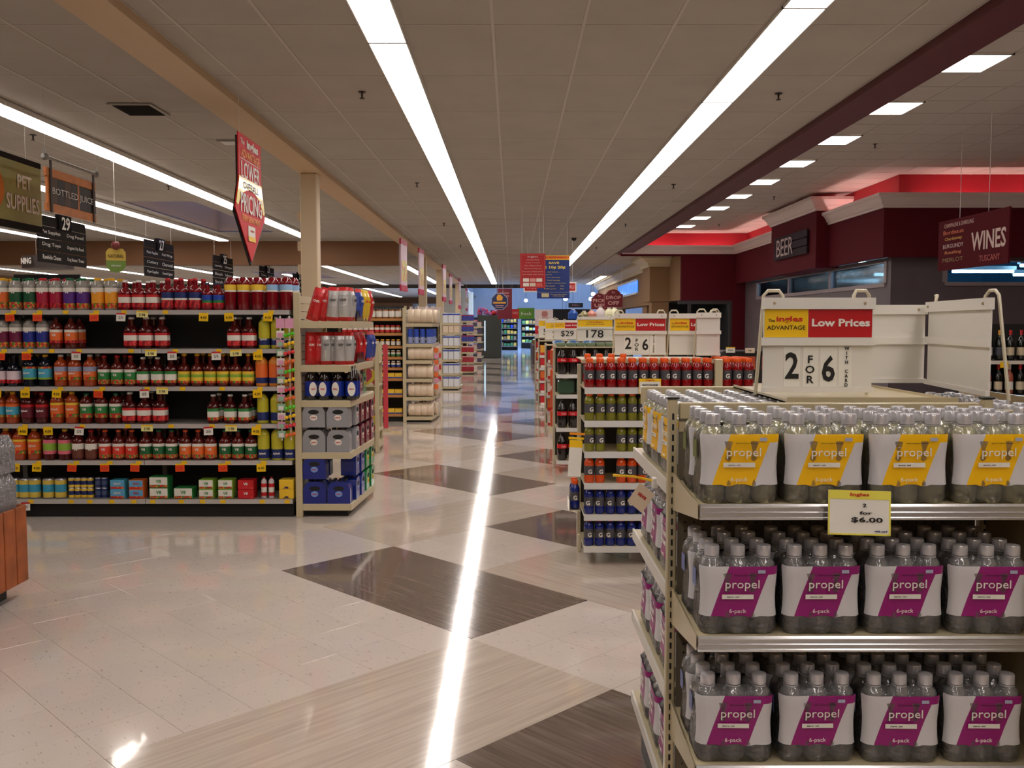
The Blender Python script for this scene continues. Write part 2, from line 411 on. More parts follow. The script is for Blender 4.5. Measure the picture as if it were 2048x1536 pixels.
struct('trim_4', bx(-21, 3.0, 46.7, 46.9, 3.42, 3.75), mat('thin dark header', (70, 62, 54), 0.6))
struct('trim_5', bx(-21, -3, 69.6, 70, 3.15, 3.75), BROWN)
BWALL = mat('beige partition', (206, 192, 160), 0.6)
struct('wall_partition', bx(XY(883, 50), XY(934, 50), 50, 50.2, 0, ZY(573, 50)), BWALL)
struct('wall_partition', bx(-21, -7.5, 69.2, 69.4, 0, 3.2), BROWN)

# far hall: higher ceiling with a skylight, pale walls
struct('ceiling', MB().box(-3, 13, 46.9, 50, 5.6, 5.75).box(-3, 13, 62, 70, 5.6, 5.75).box(-3, -1.5, 50, 62, 5.6, 5.75).box(9, 13, 50, 62, 5.6, 5.75), mat('pale far ceiling', (220, 224, 232), 0.7))
struct('wall_far', bx(-3, 13, 46.9, 47.0, 3.75, 5.7), mat('pale far wall', (222, 226, 232), 0.7))
struct('wall_far', bx(-3.1, -3, 46.9, 70, 3.6, 5.7), mat('pale far wall', (222, 226, 232), 0.7))
FR = mat('white window frame', (210, 212, 215), 0.4)
PANE = clear('window pane', (225, 235, 245), 0.03)
TINTED = clear('dimming skylight pane', (118, 128, 150), 0.03)  # tint added only to dim the daylight in the ceiling wells
def skylight(x0, x1, y0, y1, z, nx, ny, glass=PANE):
    m = MB()
    for i in range(nx + 1): x = x0 + (x1 - x0) * i / nx; m.box(x - .03, x + .03, y0, y1, z, z + .08)
    for j in range(ny + 1): y = y0 + (y1 - y0) * j / ny; m.box(x0, x1, y - .03, y + .03, z + .001, z + .079)
    w = struct('window_1', m, FR)
    for i in range(nx):
        for j in range(ny):
            a, b = x0 + (x1 - x0) * i / nx + .03, x0 + (x1 - x0) * (i + 1) / nx - .03
            c, d = y0 + (y1 - y0) * j / ny + .03, y0 + (y1 - y0) * (j + 1) / ny - .03
            part('pane', bx(a, b, c, d, z + .03, z + .04), glass, w)
skylight(-1.5, 9, 50, 62, 5.6, 4, 4)
for h, zt, n in ((skyA, 4.9, 2), (skyB, 4.9, 2)):
    x0, x1, y0, y1 = h
    struct('ceiling', MB().box(x0 - .1, x0, y0 - .1, y1 + .1, ZC + .121, zt).box(x1, x1 + .1, y0 - .1, y1 + .1, ZC + .121, zt).box(x0, x1, y0 - .1, y0, ZC + .121, zt).box(x0, x1, y1, y1 + .1, ZC + .121, zt), BEAM)
    skylight(x0, x1, y0, y1, zt, 1, 2, TINTED)
# unseen lid added over the left and main ceilings so no stray daylight gets in
struct('daylight_lid', MB().box(-21, 13, -6, 15, 4.3, 4.4).box(3.31, 13, 15, 47, 4.3, 4.4), DARK)

# ---------------- wine and beer shop shell
CROWN = [(0.0, 3.50), (0.03, 3.50), (0.03, 3.535), (0.06, 3.55), (0.075, 3.60), (0.12, 3.66), (0.15, 3.68), (0.15, 3.73), (0.0, 3.73)]
XF, YF_, YN = 6.1, 25.1, 15.15
struct('wall_right', MB().box(XF, XF + .12, YN, YF_, 2.70, 3.52).box(XF + .12, 13, YN, YN + .12, 2.70, 3.52), MAROON)
struct('wall_right', MB().box(6.5, 6.62, 15.55, 25.6, 3.4, 4.2).box(6.62, 13, 15.55, 15.67, 3.4, 4.2).box(2.98, 6.5, 25.5, 25.6, 3.505, 4.2), CRIM)
struct('trim_6', MB().sweep([(13, YN), (XF, YN), (XF, YF_), (3.0, YF_)][::-1], [(-o, z) for o, z in CROWN]), MOLD) if False else None
struct('trim_6', MB().sweep([(3.0, YF_), (XF, YF_), (XF, YN), (13, YN)], CROWN), MOLD)
struct('trim_7', MB().box(XF + .001, 6.62, YN + .001, 25.6, 3.36, 3.42).box(6.6, 13, YN + .001, 15.7, 3.36, 3.42).box(3.0, XF, YF_ + .13, 25.49, 3.47, 3.50), CRIM)
struct('wall_far', MB().box(4.62, 6.4, YF_, YF_ + .12, 2.24, 3.52).box(2.98, 4.6, YF_, YF_ + .12, 3.45, 3.52), MAROON)
struct('wall_far', bx(6.02, 6.4, YF_ - .05, YF_ + .1, 0, 2.7), MAROON)
# pilaster that carries the beer sign
pz = 2.68
pil = struct('wall_pilaster', bx(5.85, 6.3, 17.75, 20.8, pz, 3.83), MAROON)
PCROWN = [(o * 1.15, z + 0.27 + (z - 3.5) * 0.1) for o, z in CROWN]
part('crown_moulding', MB().sweep([(6.5, 20.8), (5.85, 20.8), (5.85, 17.75), (6.5, 17.75)], PCROWN), MOLD, pil)
# grey lower wall with the cooler windows
GX, GY = 6.35, 15.42
WZ0, WZ1 = 2.30, 2.66
wr = MB()
wr.box(GX, GX + .1, GY, 25, 0, WZ0).box(GX, GX + .1, GY, 25, WZ1, 2.72)
wr.box(GX + .1, 13, GY, GY + .1, 0, WZ0).box(GX + .1, 13, GY, GY + .1, WZ1, 2.72)
wr.box(GX, GX + .1, GY, 15.62, WZ0, WZ1).box(GX, GX + .1, 23.8, 25, WZ0, WZ1).box(GX + .1, 7.25, GY, GY + .1, WZ0, WZ1)
wall_r = struct('wall_right', wr, GREYWALL)
FRM = mat('window frame grey', (150, 138, 140), 0.4)
def window(name, x0, x1, y0, y1, n):
    """a run of panes in the x or y direction"""
    m = MB(); along_y = (y1 - y0) > (x1 - x0)
    for i in range(n + 1):
        t = i / n
        if along_y: y = y0 + (y1 - y0) * t; m.box(x0 - .02, x0 + .1, y - .05, y + .05, WZ0, WZ1)
        else: x = x0 + (x1 - x0) * t; m.box(x - .04, x + .04, y0 - .02, y0 + .1, WZ0, WZ1)
    if along_y: m.box(x0 - .03, x0 + .1, y0, y1, WZ0 - .07, WZ0).box(x0 - .01, x0 + .1, y0, y1, WZ1 - .02, WZ1)
    else: m.box(x0, x1, y0 - .03, y0 + .1, WZ0 - .06, WZ0).box(x0, x1, y0 - .01, y0 + .1, WZ1 - .02, WZ1)
    w = struct(name, m, FRM)
    for i in range(n):
        if along_y: part('pane', bx(x0 + .03, x0 + .04, y0 + (y1 - y0) * i / n + .05, y0 + (y1 - y0) * (i + 1) / n - .05, WZ0, WZ1 - .02), PANE, w)
        else: part('pane', bx(x0 + (x1 - x0) * i / n + .04, x0 + (x1 - x0) * (i + 1) / n - .04, y0 + .03, y0 + .04, WZ0, WZ1 - .02), PANE, w)
window('window_2', GX, GX + .1, 15.62, 23.8, 3)
window('window_3', 7.25, 12.5, GY, GY + .1, 2)
struct('wall_cooler', MB().box(6.46, 13, 15.53, 25, 2.98, 3.05).box(12.8, 12.9, 15.53, 25, 0, 3).box(6.46, 13, 25, 25.1, 0, 3), mat('cooler lining', (120, 170, 200), 0.5))
struct('wall_cooler', bx(6.46, 12.8, 15.53, 25, 1.6, 1.65), mat('cooler lining pale', (130, 160, 180), 0.5))
COOLT = mat('cold tube', (200, 245, 255), 0.4, emit=24.0, ecol=(190, 240, 255))
k = 0
for (x, y, L, r) in ((7.0, 16.6, 1.0, 0), (7.2, 17.6, 1.2, 0), (7.9, 16.4, 1.2, 0), (8.8, 17.2, 1.2, 0), (7.1, 19.0, 1.1, 0), (8.6, 18.6, 1.2, 0), (9.9, 16.9, 1.2, 0), (10.6, 18.4, 1.2, 0), (11.4, 17.0, 1.2, 0), (7.6, 21.0, 1.1, 0), (7.2, 23.2, 1.1, 0), (8.3, 23.8, 1.1, 0)):  # extra rear tubes added to brighten the room behind the glass
    t = root('cooler_light', (x, y, 2.52 + 0.09 * ((k * 3) % 4)), 0, 'fluorescent tube light under the cooler ceiling behind the glass, ' + nth(k) + ' along', 'light', 'cooler lights behind the windows'); k += 1
    part('housing', bx(-L / 2, L / 2, -.05, .05, 0, .07), FR, t)
    part('tube', MB().tube([(-L / 2 + .03, 0, -.03), (L / 2 - .03, 0, -.03)], .025, 8), COOLT, t)
# cove lights that wash the crimson band
COVE = mat('cove tube', (255, 225, 222), 0.4, emit=26.0, ecol=(255, 216, 208))
def cove(a, b, i, z=3.421):
    a, b = Vector(a), Vector(b); d = b - a; L = d.length; n = max(1, round(L / 1.5)); c0 = 0
    for j in range(n):
        m = a + d * ((j + .5) / n); rz = math.atan2(d.y, d.x); l = L / n - 0.2
        t = root('cove_light', (m.x, m.y, z), rz, f'pinkish tube light lying on the ledge above the maroon wall, {nth(i + j)} of the run', 'light', 'cove lights over the moulding')
        part('housing', bx(-l / 2, l / 2, -.03, .03, 0, .03), FR, t)
        part('tube', MB().tube([(-l / 2 + .02, 0, .055), (l / 2 - .02, 0, .055)], .02, 8), COVE, t)
    return i + n
i = cove((12.5, 15.36), (6.7, 15.36), 0); i = cove((6.3, 15.6), (6.3, 25.2), i); cove((6.1, 25.34), (3.2, 25.34), i, 3.501)

# tan storefront beyond the maroon wall
struct('wall_right', MB().box(4.61, 4.8, 25.23, 26.9, 2.26, 3.52).box(4.03, 4.8, 26.9, 28.4, 2.26, 3.30).box(4.3, 4.7, 28.4, 46, 2.2, 3.30)
       .box(4.1, 4.6, 26.95, 27.5, 0, 2.26).box(4.4, 4.7, 30, 31, 0, 2.2).box(4.4, 4.7, 38, 46, 0, 2.2), TAN)
struct('trim_8', MB().sweep([(4.3, 46), (4.3, 28.4), (4.03, 28.4), (4.03, 26.9), (4.61, 26.9)], [(0.0, 3.27), (0.05, 3.27), (0.07, 3.36), (0.22, 3.48), (0.3, 3.5), (0.3, 3.59), (0, 3.59)]), mat('cream moulding', (200, 184, 152), 0.6))
w = struct('window_4', MB().box(4.22, 4.3, 31.2, 37, 2.62, 2.68).box(4.22, 4.3, 31.2, 37, 3.08, 3.14), FR)
BLUEG = mat('glowing blue glazing', (90, 150, 235), 0.2, emit=0.9, ecol=(70, 140, 235))  # blue light painted into the panes as emission
for k in range(8):
    part('pane', bx(4.25, 4.28, 31.25 + .72 * k, 31.9 + .72 * k, 2.68, 3.08), BLUEG, w)
# dark opening under the maroon wall
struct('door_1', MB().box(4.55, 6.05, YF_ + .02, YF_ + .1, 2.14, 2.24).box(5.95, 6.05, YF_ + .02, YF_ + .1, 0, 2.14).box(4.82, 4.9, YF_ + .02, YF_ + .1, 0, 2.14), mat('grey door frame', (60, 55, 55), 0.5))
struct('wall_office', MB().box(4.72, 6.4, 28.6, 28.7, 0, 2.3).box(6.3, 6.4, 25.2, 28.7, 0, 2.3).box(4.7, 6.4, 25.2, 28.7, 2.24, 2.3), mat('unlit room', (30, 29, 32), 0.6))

# ---------------- ceiling lights
HOUS = mat('light housing', (225, 222, 216), 0.4)
def strip_light(x, y, L, label, group, w=0.28, z=ZC, lens=LENS, drop=0.0):
    t = root('strip_light', (x, y, z), 0, label, 'ceiling light', group)
    h = w / 2
    part('housing', MB().box(-h, -h + .010, -L / 2, L / 2, -.022, -.003).box(h - .010, h, -L / 2, L / 2, -.022, -.003).box(-h, h, -L / 2, -L / 2 + .008, -.022, -.003)
         .box(-h, h, L / 2 - .008, L / 2, -.022, -.003).box(-h, h, -L / 2, L / 2, -.006, -.001), HOUS, t)
    part('lens', bx(-h + .011, h - .011, -L / 2 + .009, L / 2 - .009, -.021, -.011), lens, t)
def strip_row(x, y0, y1, desc, group, **k):
    n = max(1, round((y1 - y0) / (2 * T))); L = (y1 - y0) / n
    for i in range(n):
        strip_light(x, y0 + L * (i + .5), L - 0.012, f'{nth(i)} fluorescent fixture of {desc}', group, **k)
strip_row(-0.88, L1[2], L1[3], 'the long strip over the walkway', 'strip lights over the walkway')
strip_row(1.84, L2[2], L2[3], 'the strip beside the maroon beam', 'strip lights beside the maroon beam')
LENS2 = mat('aisle lens', (255, 255, 255), 0.4, emit=STRIP * 0.75, ecol=(255, 246, 238))
def hang_row(x, y0, y1, desc, group):
    n = max(1, round((y1 - y0) / 2.5)); L = (y1 - y0) / n
    for i in range(n):
        t = root('strip_light', (x, y0 + L * (i + .5), 3.598), 0, f'{nth(i)} lamp of {desc}', 'ceiling light', group)
        part('housing', MB().prismy([(-.125, 0), (.125, 0), (.125, -.05), (-.125, -.05)], -L / 2 + .01, L / 2 - .01), HOUS, t)
        part('tube', MB().prismy([(-.12, -.0505), (.12, -.0505), (.115, -.062), (-.115, -.062)], -L / 2 + .03, L / 2 - .03), LENS2, t)
hang_row(-4.65, 3.0, 21.6, 'the aisle strip nearest the beige beam', 'strip lights above the aisles')
hang_row(-6.75, 13.0, 21.6, 'the aisle strip beside the skylight well', 'strip lights above the aisles')
hang_row(-8.5, 2.0, 21.6, 'the third aisle strip out from the beige beam', 'strip lights above the aisles')
hang_row(-10.6, 8.0, 21.0, 'the fourth aisle strip out from the beige beam', 'strip lights above the aisles')
for (x, a, b, d) in ((-3.6, 31, 44, 'the strip beyond the brown header by the columns'), (-6.3, 31, 46, 'the long strip beyond the brown header'), (-8.9, 36, 46, 'the short strip beyond the second skylight'),
                     (-11.5, 24, 46, 'the middle strip beyond the brown header'), (-14.5, 24, 46, 'the outer strip beyond the brown header'), (-18, 24, 46, 'the outermost strip beyond the brown header'),
                     (-4.9, 50, 60, 'the strip past the thin dark header'), (-8, 50, 66, 'the strip deep in the store'), (-12, 50, 68, 'the strip along the far aisles'), (3.75, 37.5, 45, 'the short strip by the tan storefront')):
    hang_row(x, a, b, d, 'strip lights far down the store')
TLENS = mat('troffer lens', (255, 255, 255), 0.4, emit=STRIP * 0.55, ecol=(255, 244, 240))
k = 0
for t_ in TROF:
    h = tr_hole(t_); w2, d2 = (h[1] - h[0]) / 2, (h[3] - h[2]) / 2
    if t_[2] < -1: continue
    t = root('ceiling_panel_light', ((h[0] + h[1]) / 2, (h[2] + h[3]) / 2, ZR), 0, f'square ceiling panel light over the wine shop, {nth(k)} counted away from the camera', 'ceiling light', 'square panel lights over the wine shop'); k += 1
    part('frame', MB().box(-w2, -w2 + .02, -d2, d2, -.016, -.001).box(w2 - .02, w2, -d2, d2, -.016, -.001).box(-w2, w2, -d2, -d2 + .02, -.016, -.001).box(-w2, w2, d2 - .02, d2, -.016, -.001), HOUS, t)
    part('lens', bx(-w2 + .021, w2 - .021, -d2 + .021, d2 - .021, -.014, -.004), TLENS, t)
# ------------------------------------------------------------------ product kits
def lettered(s, m, w=None, h=None, bold=0.0):
    """a mesh copy of the lettering scaled to metres (so kits can share it)"""
    src = text_mesh(s, m, bold, 0.004); sx = w / src['w'] if w else None; sz = h / src['h'] if h else None
    sx = sx or sz; sz = sz or sx
    me = src.copy(); me.transform(Matrix.Diagonal((sx, 0.1, sz, 1))); return me
def band(r, z0, z1, cols, n=14, sx=1, sy=1, sq=0.0):
    """a label sleeve in horizontal colour bands; cols: [(fraction, material)]"""
    prof = [(r, z0)]; ms = []; z = z0
    for f, m in cols: z += (z1 - z0) * f; prof.append((r, z)); ms.append(m)
    mats = []; idx = []
    for m in ms:
        if m not in mats: mats.append(m)
        idx.append(mats.index(m))
    return MB().lathe(prof, n, (0, 0), idx, sx, sy, sq, caps=False).mesh('label', mats)
DKRED = mat('dark red juice', (74, 12, 14), 0.12, coat=0.5)
CRAN = mat('cranberry juice', (120, 14, 26), 0.12, coat=0.5)
AMB = mat('orange juice blend', (168, 66, 26), 0.12, coat=0.5)
DKBL = mat('dark grape juice', (16, 20, 34), 0.12, coat=0.5)
YELJ = mat('yellow sleeve', (196, 186, 50), 0.3)
HAZE = mat('frosted bottle', (150, 145, 138), 0.2, coat=0.5)
BROWNJ = mat('tomato juice', (92, 22, 16), 0.12, coat=0.5)
CAPS = {n: mat('cap ' + n, c, 0.4) for n, c in dict(white=(228, 228, 224), red=(196, 22, 34), green=(16, 104, 62), yellow=(238, 178, 30), orange=(236, 92, 24), navy=(24, 34, 84), black=(22, 22, 24), blue=(80, 170, 230)).items()}
W_ = mat('label white', (232, 228, 218), 0.45); R_ = mat('label red', (200, 28, 34), 0.45); G_ = mat('label green', (44, 132, 62), 0.45)
O_ = mat('label orange', (232, 110, 44), 0.45); Y_ = mat('label yellow', (238, 200, 60), 0.45); B_ = mat('label blue', (34, 66, 168), 0.45)
P_ = mat('label purple', (84, 36, 128), 0.45); K_ = mat('label brown', (110, 60, 44), 0.45); A_ = mat('label aqua', (70, 170, 200), 0.45); LG = mat('label lime', (140, 182, 60), 0.45)
FRUIT = printed('printed fruit', (200, 40, 34), (226, 140, 50), (84, 130, 50), 70)
BERRY = printed('printed berries', (206, 30, 44), (226, 70, 60), (140, 16, 30), 60)
LEAFY = printed('printed vegetables', (190, 44, 40), (70, 140, 60), (220, 150, 60), 80)
NAVYP = mat('label navy', (28, 44, 104), 0.45)
def bottle_kit(h, r, body, cap, lab, sq=0.35, neck=0.4, emblem=None, eink=None, capr=0.4, ez=0.5, lz=(0.2, 0.66), waist=0.0):
    sh = lz[1] + 0.05
    prof = [(r * .86, 0), (r * .97, h * .025), (r * .98, h * lz[0] * .9), (r * (.95 - waist), h * (lz[0] + lz[1]) / 2), (r * .98, h * lz[1]), (r, h * sh), (r * .93, h * (sh + .06)), (r * .72, h * (sh + .12)), (r * neck * 1.05, h * (sh + .18)), (r * neck, h * .93)]
    b = MB().lathe(prof, 14, sq=sq).mesh('bottle', body)
    c = MB().lathe([(r * capr, h * .925), (r * capr * 1.04, h * .94), (r * capr * 1.04, h * .985), (r * capr * .9, h)], 12).mesh('cap', cap)
    l = band(r * 1.0, h * lz[0], h * lz[1], lab, 14, sq=sq)
    subs = [('emblem', lettered(emblem, eink, h=h * .085, bold=.02), (0, -r * 1.03 - .001, h * (lz[0] + (lz[1] - lz[0]) * ez)))] if emblem else []
    return [('bottle', b, (0, 0, 0), []), ('cap', c, (0, 0, 0), []), ('label', l, (0, 0, 0), subs)]
FZ = dict(lz=(0.06, 0.70), sq=0.2, emblem='V8', eink=WINK, ez=0.78, neck=.5, capr=.56)
JU = {
 'fo': (bottle_kit(.262, .052, HAZE, CAPS['yellow'], [(.3, FRUIT), (.5, O_), (.2, W_)], **FZ), 'frosted bottle with orange sleeve and yellow cap'),
 'fg': (bottle_kit(.262, .052, HAZE, CAPS['green'], [(.3, LEAFY), (.5, mat('sleeve green', (22, 82, 50), .4)), (.2, W_)], **FZ), 'frosted bottle with dark green sleeve and green cap'),
 'fr': (bottle_kit(.262, .052, HAZE, CAPS['red'], [(.25, BERRY), (.55, mat('sleeve crimson', (170, 24, 60), .4)), (.2, W_)], **FZ), 'frosted bottle with crimson sleeve and red cap'),
 'fp': (bottle_kit(.262, .052, HAZE, CAPS['green'], [(.25, FRUIT), (.55, P_), (.2, W_)], **FZ), 'frosted bottle with purple sleeve and green cap'),
 'fy': (bottle_kit(.262, .052, HAZE, CAPS['yellow'], [(.25, FRUIT), (.55, mat('sleeve amber', (238, 160, 40), .4)), (.2, W_)], **FZ), 'frosted bottle with amber sleeve and yellow cap'),
 'fm': (bottle_kit(.25, .05, HAZE, CAPS['black'], [(.25, FRUIT), (.55, mat('sleeve plum', (112, 26, 66), .4)), (.2, W_)], **FZ), 'frosted bottle with plum sleeve and black cap'),
 'fb': (bottle_kit(.25, .05, HAZE, CAPS['black'], [(.25, FRUIT), (.55, mat('sleeve blue', (36, 50, 140), .4)), (.2, W_)], **FZ), 'frosted bottle with blue sleeve and black cap'),
 'cw': (bottle_kit(.245, .051, CRAN, CAPS['white'], [(.35, BERRY), (.45, W_), (.2, R_)], lz=(.1, .52), sq=.8), 'cranberry juice bottle with white label and white cap'),
 'cr': (bottle_kit(.262, .051, CRAN, CAPS['red'], [(.5, BERRY), (.12, W_), (.38, NAVYP)], lz=(.08, .56), sq=.5), 'cranberry juice bottle with berry label and red cap'),
 'cb': (bottle_kit(.225, .043, CRAN, CAPS['navy'], [(.4, BERRY), (.2, G_), (.4, B_)], lz=(.08, .55), sq=.4), 'small cranberry bottle with blue label and navy cap'),
 'cy': (bottle_kit(.262, .05, CRAN, CAPS['red'], [(.55, CRAN), (.1, W_), (.35, Y_)], lz=(.3, .8), sq=.2, neck=.5), 'cranberry bottle with yellow shoulder label and red cap'),
 'cl': (bottle_kit(.262, .05, CRAN, CAPS['navy'], [(.55, CRAN), (.1, W_), (.35, mat('label sky', (150, 190, 226), .4))], lz=(.3, .8), sq=.2, neck=.5), 'cranberry bottle with pale blue shoulder label and navy cap'),
 'v8': (bottle_kit(.262, .05, BROWNJ, CAPS['black'], [(.2, BERRY), (.6, O_), (.2, W_)], lz=(.18, .6), emblem='V8', eink=WINK, ez=.6), 'tomato juice bottle with orange label and black cap'),
 'rw': (bottle_kit(.26, .056, DKRED, CAPS['white'], [(.4, BERRY), (.42, W_), (.18, R_)], lz=(.1, .5), sq=.8), 'dark red juice bottle with red-topped white label'),
 'yg': (bottle_kit(.262, .047, YELJ, CAPS['white'], [(.35, NAVYP), (.65, YELJ)], lz=(.12, .7), sq=.2, emblem='Splash', eink=WINK, ez=.3), 'yellow green sleeved bottle with navy panel'),
 'pw': (bottle_kit(.255, .052, DKBL, CAPS['black'], [(.3, BERRY), (.7, mat('label blush', (226, 206, 214), .45))], lz=(.1, .5), sq=.5), 'dark grape bottle with blush label'),
 'bb': (bottle_kit(.262, .052, DKBL, CAPS['yellow'], [(.15, LG), (.45, A_), (.25, A_), (.15, FRUIT)], lz=(.22, .62), emblem='Splash', eink=WINK, ez=.5), 'dark blue bottle with aqua label'),
 'os': (bottle_kit(.262, .052, AMB, CAPS['white'], [(.25, FRUIT), (.4, O_), (.35, mat('label grey blue', (150, 160, 190), .45))], lz=(.2, .62), emblem='Splash', eink=WINK, ez=.5), 'orange juice blend bottle with splash label and white cap'),
 'vg': (bottle_kit(.255, .05, BROWNJ, CAPS['red'], [(.3, LEAFY), (.5, G_), (.2, W_)], lz=(.08, .55), emblem='V8', eink=WINK, ez=.62), 'vegetable juice bottle with green label and red cap'),
 'wg': (bottle_kit(.24, .049, DKRED, CAPS['white'], [(.25, FRUIT), (.5, W_), (.25, G_)], lz=(.12, .52), sq=.8), 'dark juice bottle with green-topped white label and white cap'),
 'yl': (bottle_kit(.27, .049, BROWNJ, CAPS['yellow'], [(.2, FRUIT), (.3, Y_), (.25, LG), (.25, Y_)], lz=(.1, .46), sq=.5, neck=.36), 'slim-necked dark bottle with yellow and lime label'),
 'sd': (bottle_kit(.262, .05, mat('sleeve sunny', (226, 140, 50), .35), CAPS['black'], [(.3, NAVYP), (.7, O_)], lz=(.1, .7), sq=.2), 'sunny orange sleeved bottle with navy panel'),
 'ao': (bottle_kit(.262, .052, AMB, CAPS['yellow'], [(.2, FRUIT), (.6, A_), (.2, O_)], lz=(.2, .62), emblem='Splash', eink=WINK, ez=.5), 'amber juice bottle with aqua label and yellow cap'),
 'dm': (bottle_kit(.255, .05, DKRED, CAPS['red'], [(.8, mat('label wine', (104, 26, 44), .45)), (.2, R_)], lz=(.2, .62), emblem='Splash', eink=WINK, ez=.5), 'dark red juice bottle with wine coloured label'),
 'ob': (bottle_kit(.262, .052, AMB, CAPS['yellow'], [(.25, FRUIT), (.6, O_), (.15, Y_)], lz=(.2, .66), emblem='Splash', eink=WINK, ez=.55), 'amber juice bottle with orange label and yellow cap'),
 'vk': (bottle_kit(.25, .05, BROWNJ, CAPS['green'], [(.3, LEAFY), (.5, G_), (.2, W_)], lz=(.2, .66), emblem='V8', eink=WINK, ez=.6), 'vegetable juice bottle with green label and green cap'),
 'yn': (bottle_kit(.262, .047, YELJ, CAPS['black'], [(.45, NAVYP), (.55, YELJ)], lz=(.1, .68), sq=.2), 'yellow sleeved bottle with navy lower half and black cap'),
 'gp': (bottle_kit(.255, .052, DKRED, CAPS['yellow'], [(.25, mat('label pink', (226, 110, 130), .45)), (.5, LG), (.25, mat('label pink', (226, 110, 130), .45))], lz=(.2, .66)), 'dark red juice bottle with lime and pink label'),
 'br': (bottle_kit(.25, .05, BROWNJ, CAPS['red'], [(.6, K_), (.4, W_)], lz=(.08, .55), emblem='V8', eink=WINK, ez=.6), 'tomato juice bottle with brown label'),
 'vr': (bottle_kit(.25, .05, BROWNJ, CAPS['orange'], [(.25, LEAFY), (.55, mat('label vermilion', (220, 60, 40), .45)), (.2, W_)], lz=(.08, .55), emblem='V8', eink=WINK, ez=.6), 'vegetable juice bottle with vermilion label and orange cap'),
 'vo': (bottle_kit(.25, .05, BROWNJ, CAPS['orange'], [(.25, LEAFY), (.55, O_), (.2, W_)], lz=(.08, .55), emblem='V8', eink=WINK, ez=.6), 'vegetable juice bottle with bright orange label'),
 'vn': (bottle_kit(.25, .05, BROWNJ, CAPS['green'], [(.25, LEAFY), (.55, mat('label deep green', (30, 100, 52), .45)), (.2, W_)], lz=(.08, .55), emblem='V8', eink=WINK, ez=.6), 'vegetable juice bottle with deep green label'),
 'yb': (bottle_kit(.262, .049, YELJ, CAPS['blue'], [(.42, NAVYP), (.58, YELJ)], lz=(.06, .74), sq=.2, emblem='Splash', eink=WINK, ez=.22), 'lime yellow sleeved bottle with navy base and blue cap'),
}

# ------------------------------------------------------------------ shelving
LIPJ = mat('juice shelf lip', (212, 208, 206), 0.3, metal=0.35)
BACKD = mat('dark gondola back', (34, 32, 30), 0.6)
def shelving(name, label, cat, x0, x1, yf, depth, zs, lip=LIPJ, liph=0.036, col=BEIGE, back=BACKD, height=None, kick=0.12, group=None, two=False, posts=None, rz=0, backdepth=None, lipt=.008, top=None):
    """gondola along X; shelf fronts at yf, back panel at yf + depth; faces -Y"""
    t = root(name, ((x0 + x1) / 2, yf, 0), rz, label, cat, group)
    w = (x1 - x0) / 2; hgt = height or zs[0] + 0.05
    part('back_panel', bx(-w, w, depth, depth + .03, 0.02, hgt), back, t)
    n = posts or max(1, round(2 * w / 1.22))
    for i in range(n + 1):
        x = -w + 2 * w * i / n
        part('upright', bx(x - .02, x + .02, depth - .035, depth - .001, 0, hgt), col, t)
    part('kick_plate', MB().box(-w, w, .03, depth, 0, kick - .035), DARK, t)
    for z in zs:
        for i in range(n):
            a, b = -w + 2 * w * i / n + .003, -w + 2 * w * (i + 1) / n - .003
            s = part('shelf', MB().box(a, b, .001, depth - .04, z - .02, z).quad([(a, .002, z - .02), (a, .002, z - .038), (a, depth - .04, z - .06), (a, depth - .04, z - .02)]).quad([(b, .002, z - .02), (b, depth - .04, z - .02), (b, depth - .04, z - .06), (b, .002, z - .038)]), col, t)
            part('price_channel', MB().prismy([(a, z - liph + .001), (b, z - liph + .001), (b, z + .001), (a, z + .001)], -lipt, 0).box(a, b, -lipt - .003, -lipt, z - .006, z + .001).box(a, b, -lipt - .003, -lipt, z - liph + .001, z - liph + .006), lip, s)
    if two:
        part('rear_base', bx(-w, w, depth + .03, 2 * depth, 0, .1), DARK, t)
        for z in zs: part('rear_shelf', bx(-w, w, depth + .04, 2 * depth, z - .03, z), col, t)
    return t
def tagmesh(kind):
    w, h = .075, .068
    f = {'y': [YEL], 'r': [mat('tag orange red', (232, 74, 24), .4), YEL], 'w': [W_, R_], 'c': [mat('pale yellow card', (236, 226, 150), .4), YEL]}[kind]
    if kind == 'c': w, h = .095, .052
    m = MB().box(-w / 2, w / 2, -.002, 0, -h * .55, h * .45, 0)
    if len(f) > 1: m.box(-w / 2, w / 2, -.0028, -.002, h * .25, h * .45, 1)
    return m.mesh('price_tag', f)
TAGS = {k: tagmesh(k) for k in 'yrwc'}
TAGTXT = {'y': '4.00', 'r': '2.50', 'w': '2/5', 'c': '3.98'}
def price_tag(k, parent, x, z, lipy=-.014, tilt=0.0):
    o = add('price_tag', TAGS[k], parent, (x, lipy, z), rx=random.uniform(-.12, .02) - tilt, ry=random.uniform(-.06, .06))
    add('lettering', lettered_cached(TAGTXT[k], REDINK if k == 'r' else INK, .022), o, (0, -.0035, -.008))
_LC = {}
def lettered_cached(s, m, h):
    k = (s, m.name, h)
    if k not in _LC: _LC[k] = lettered(s, m, h=h, bold=.01)
    return _LC[k]
MINI = MB().box(-.022, .022, -.002, 0, -.012, .016).mesh('shelf_label', YEL)

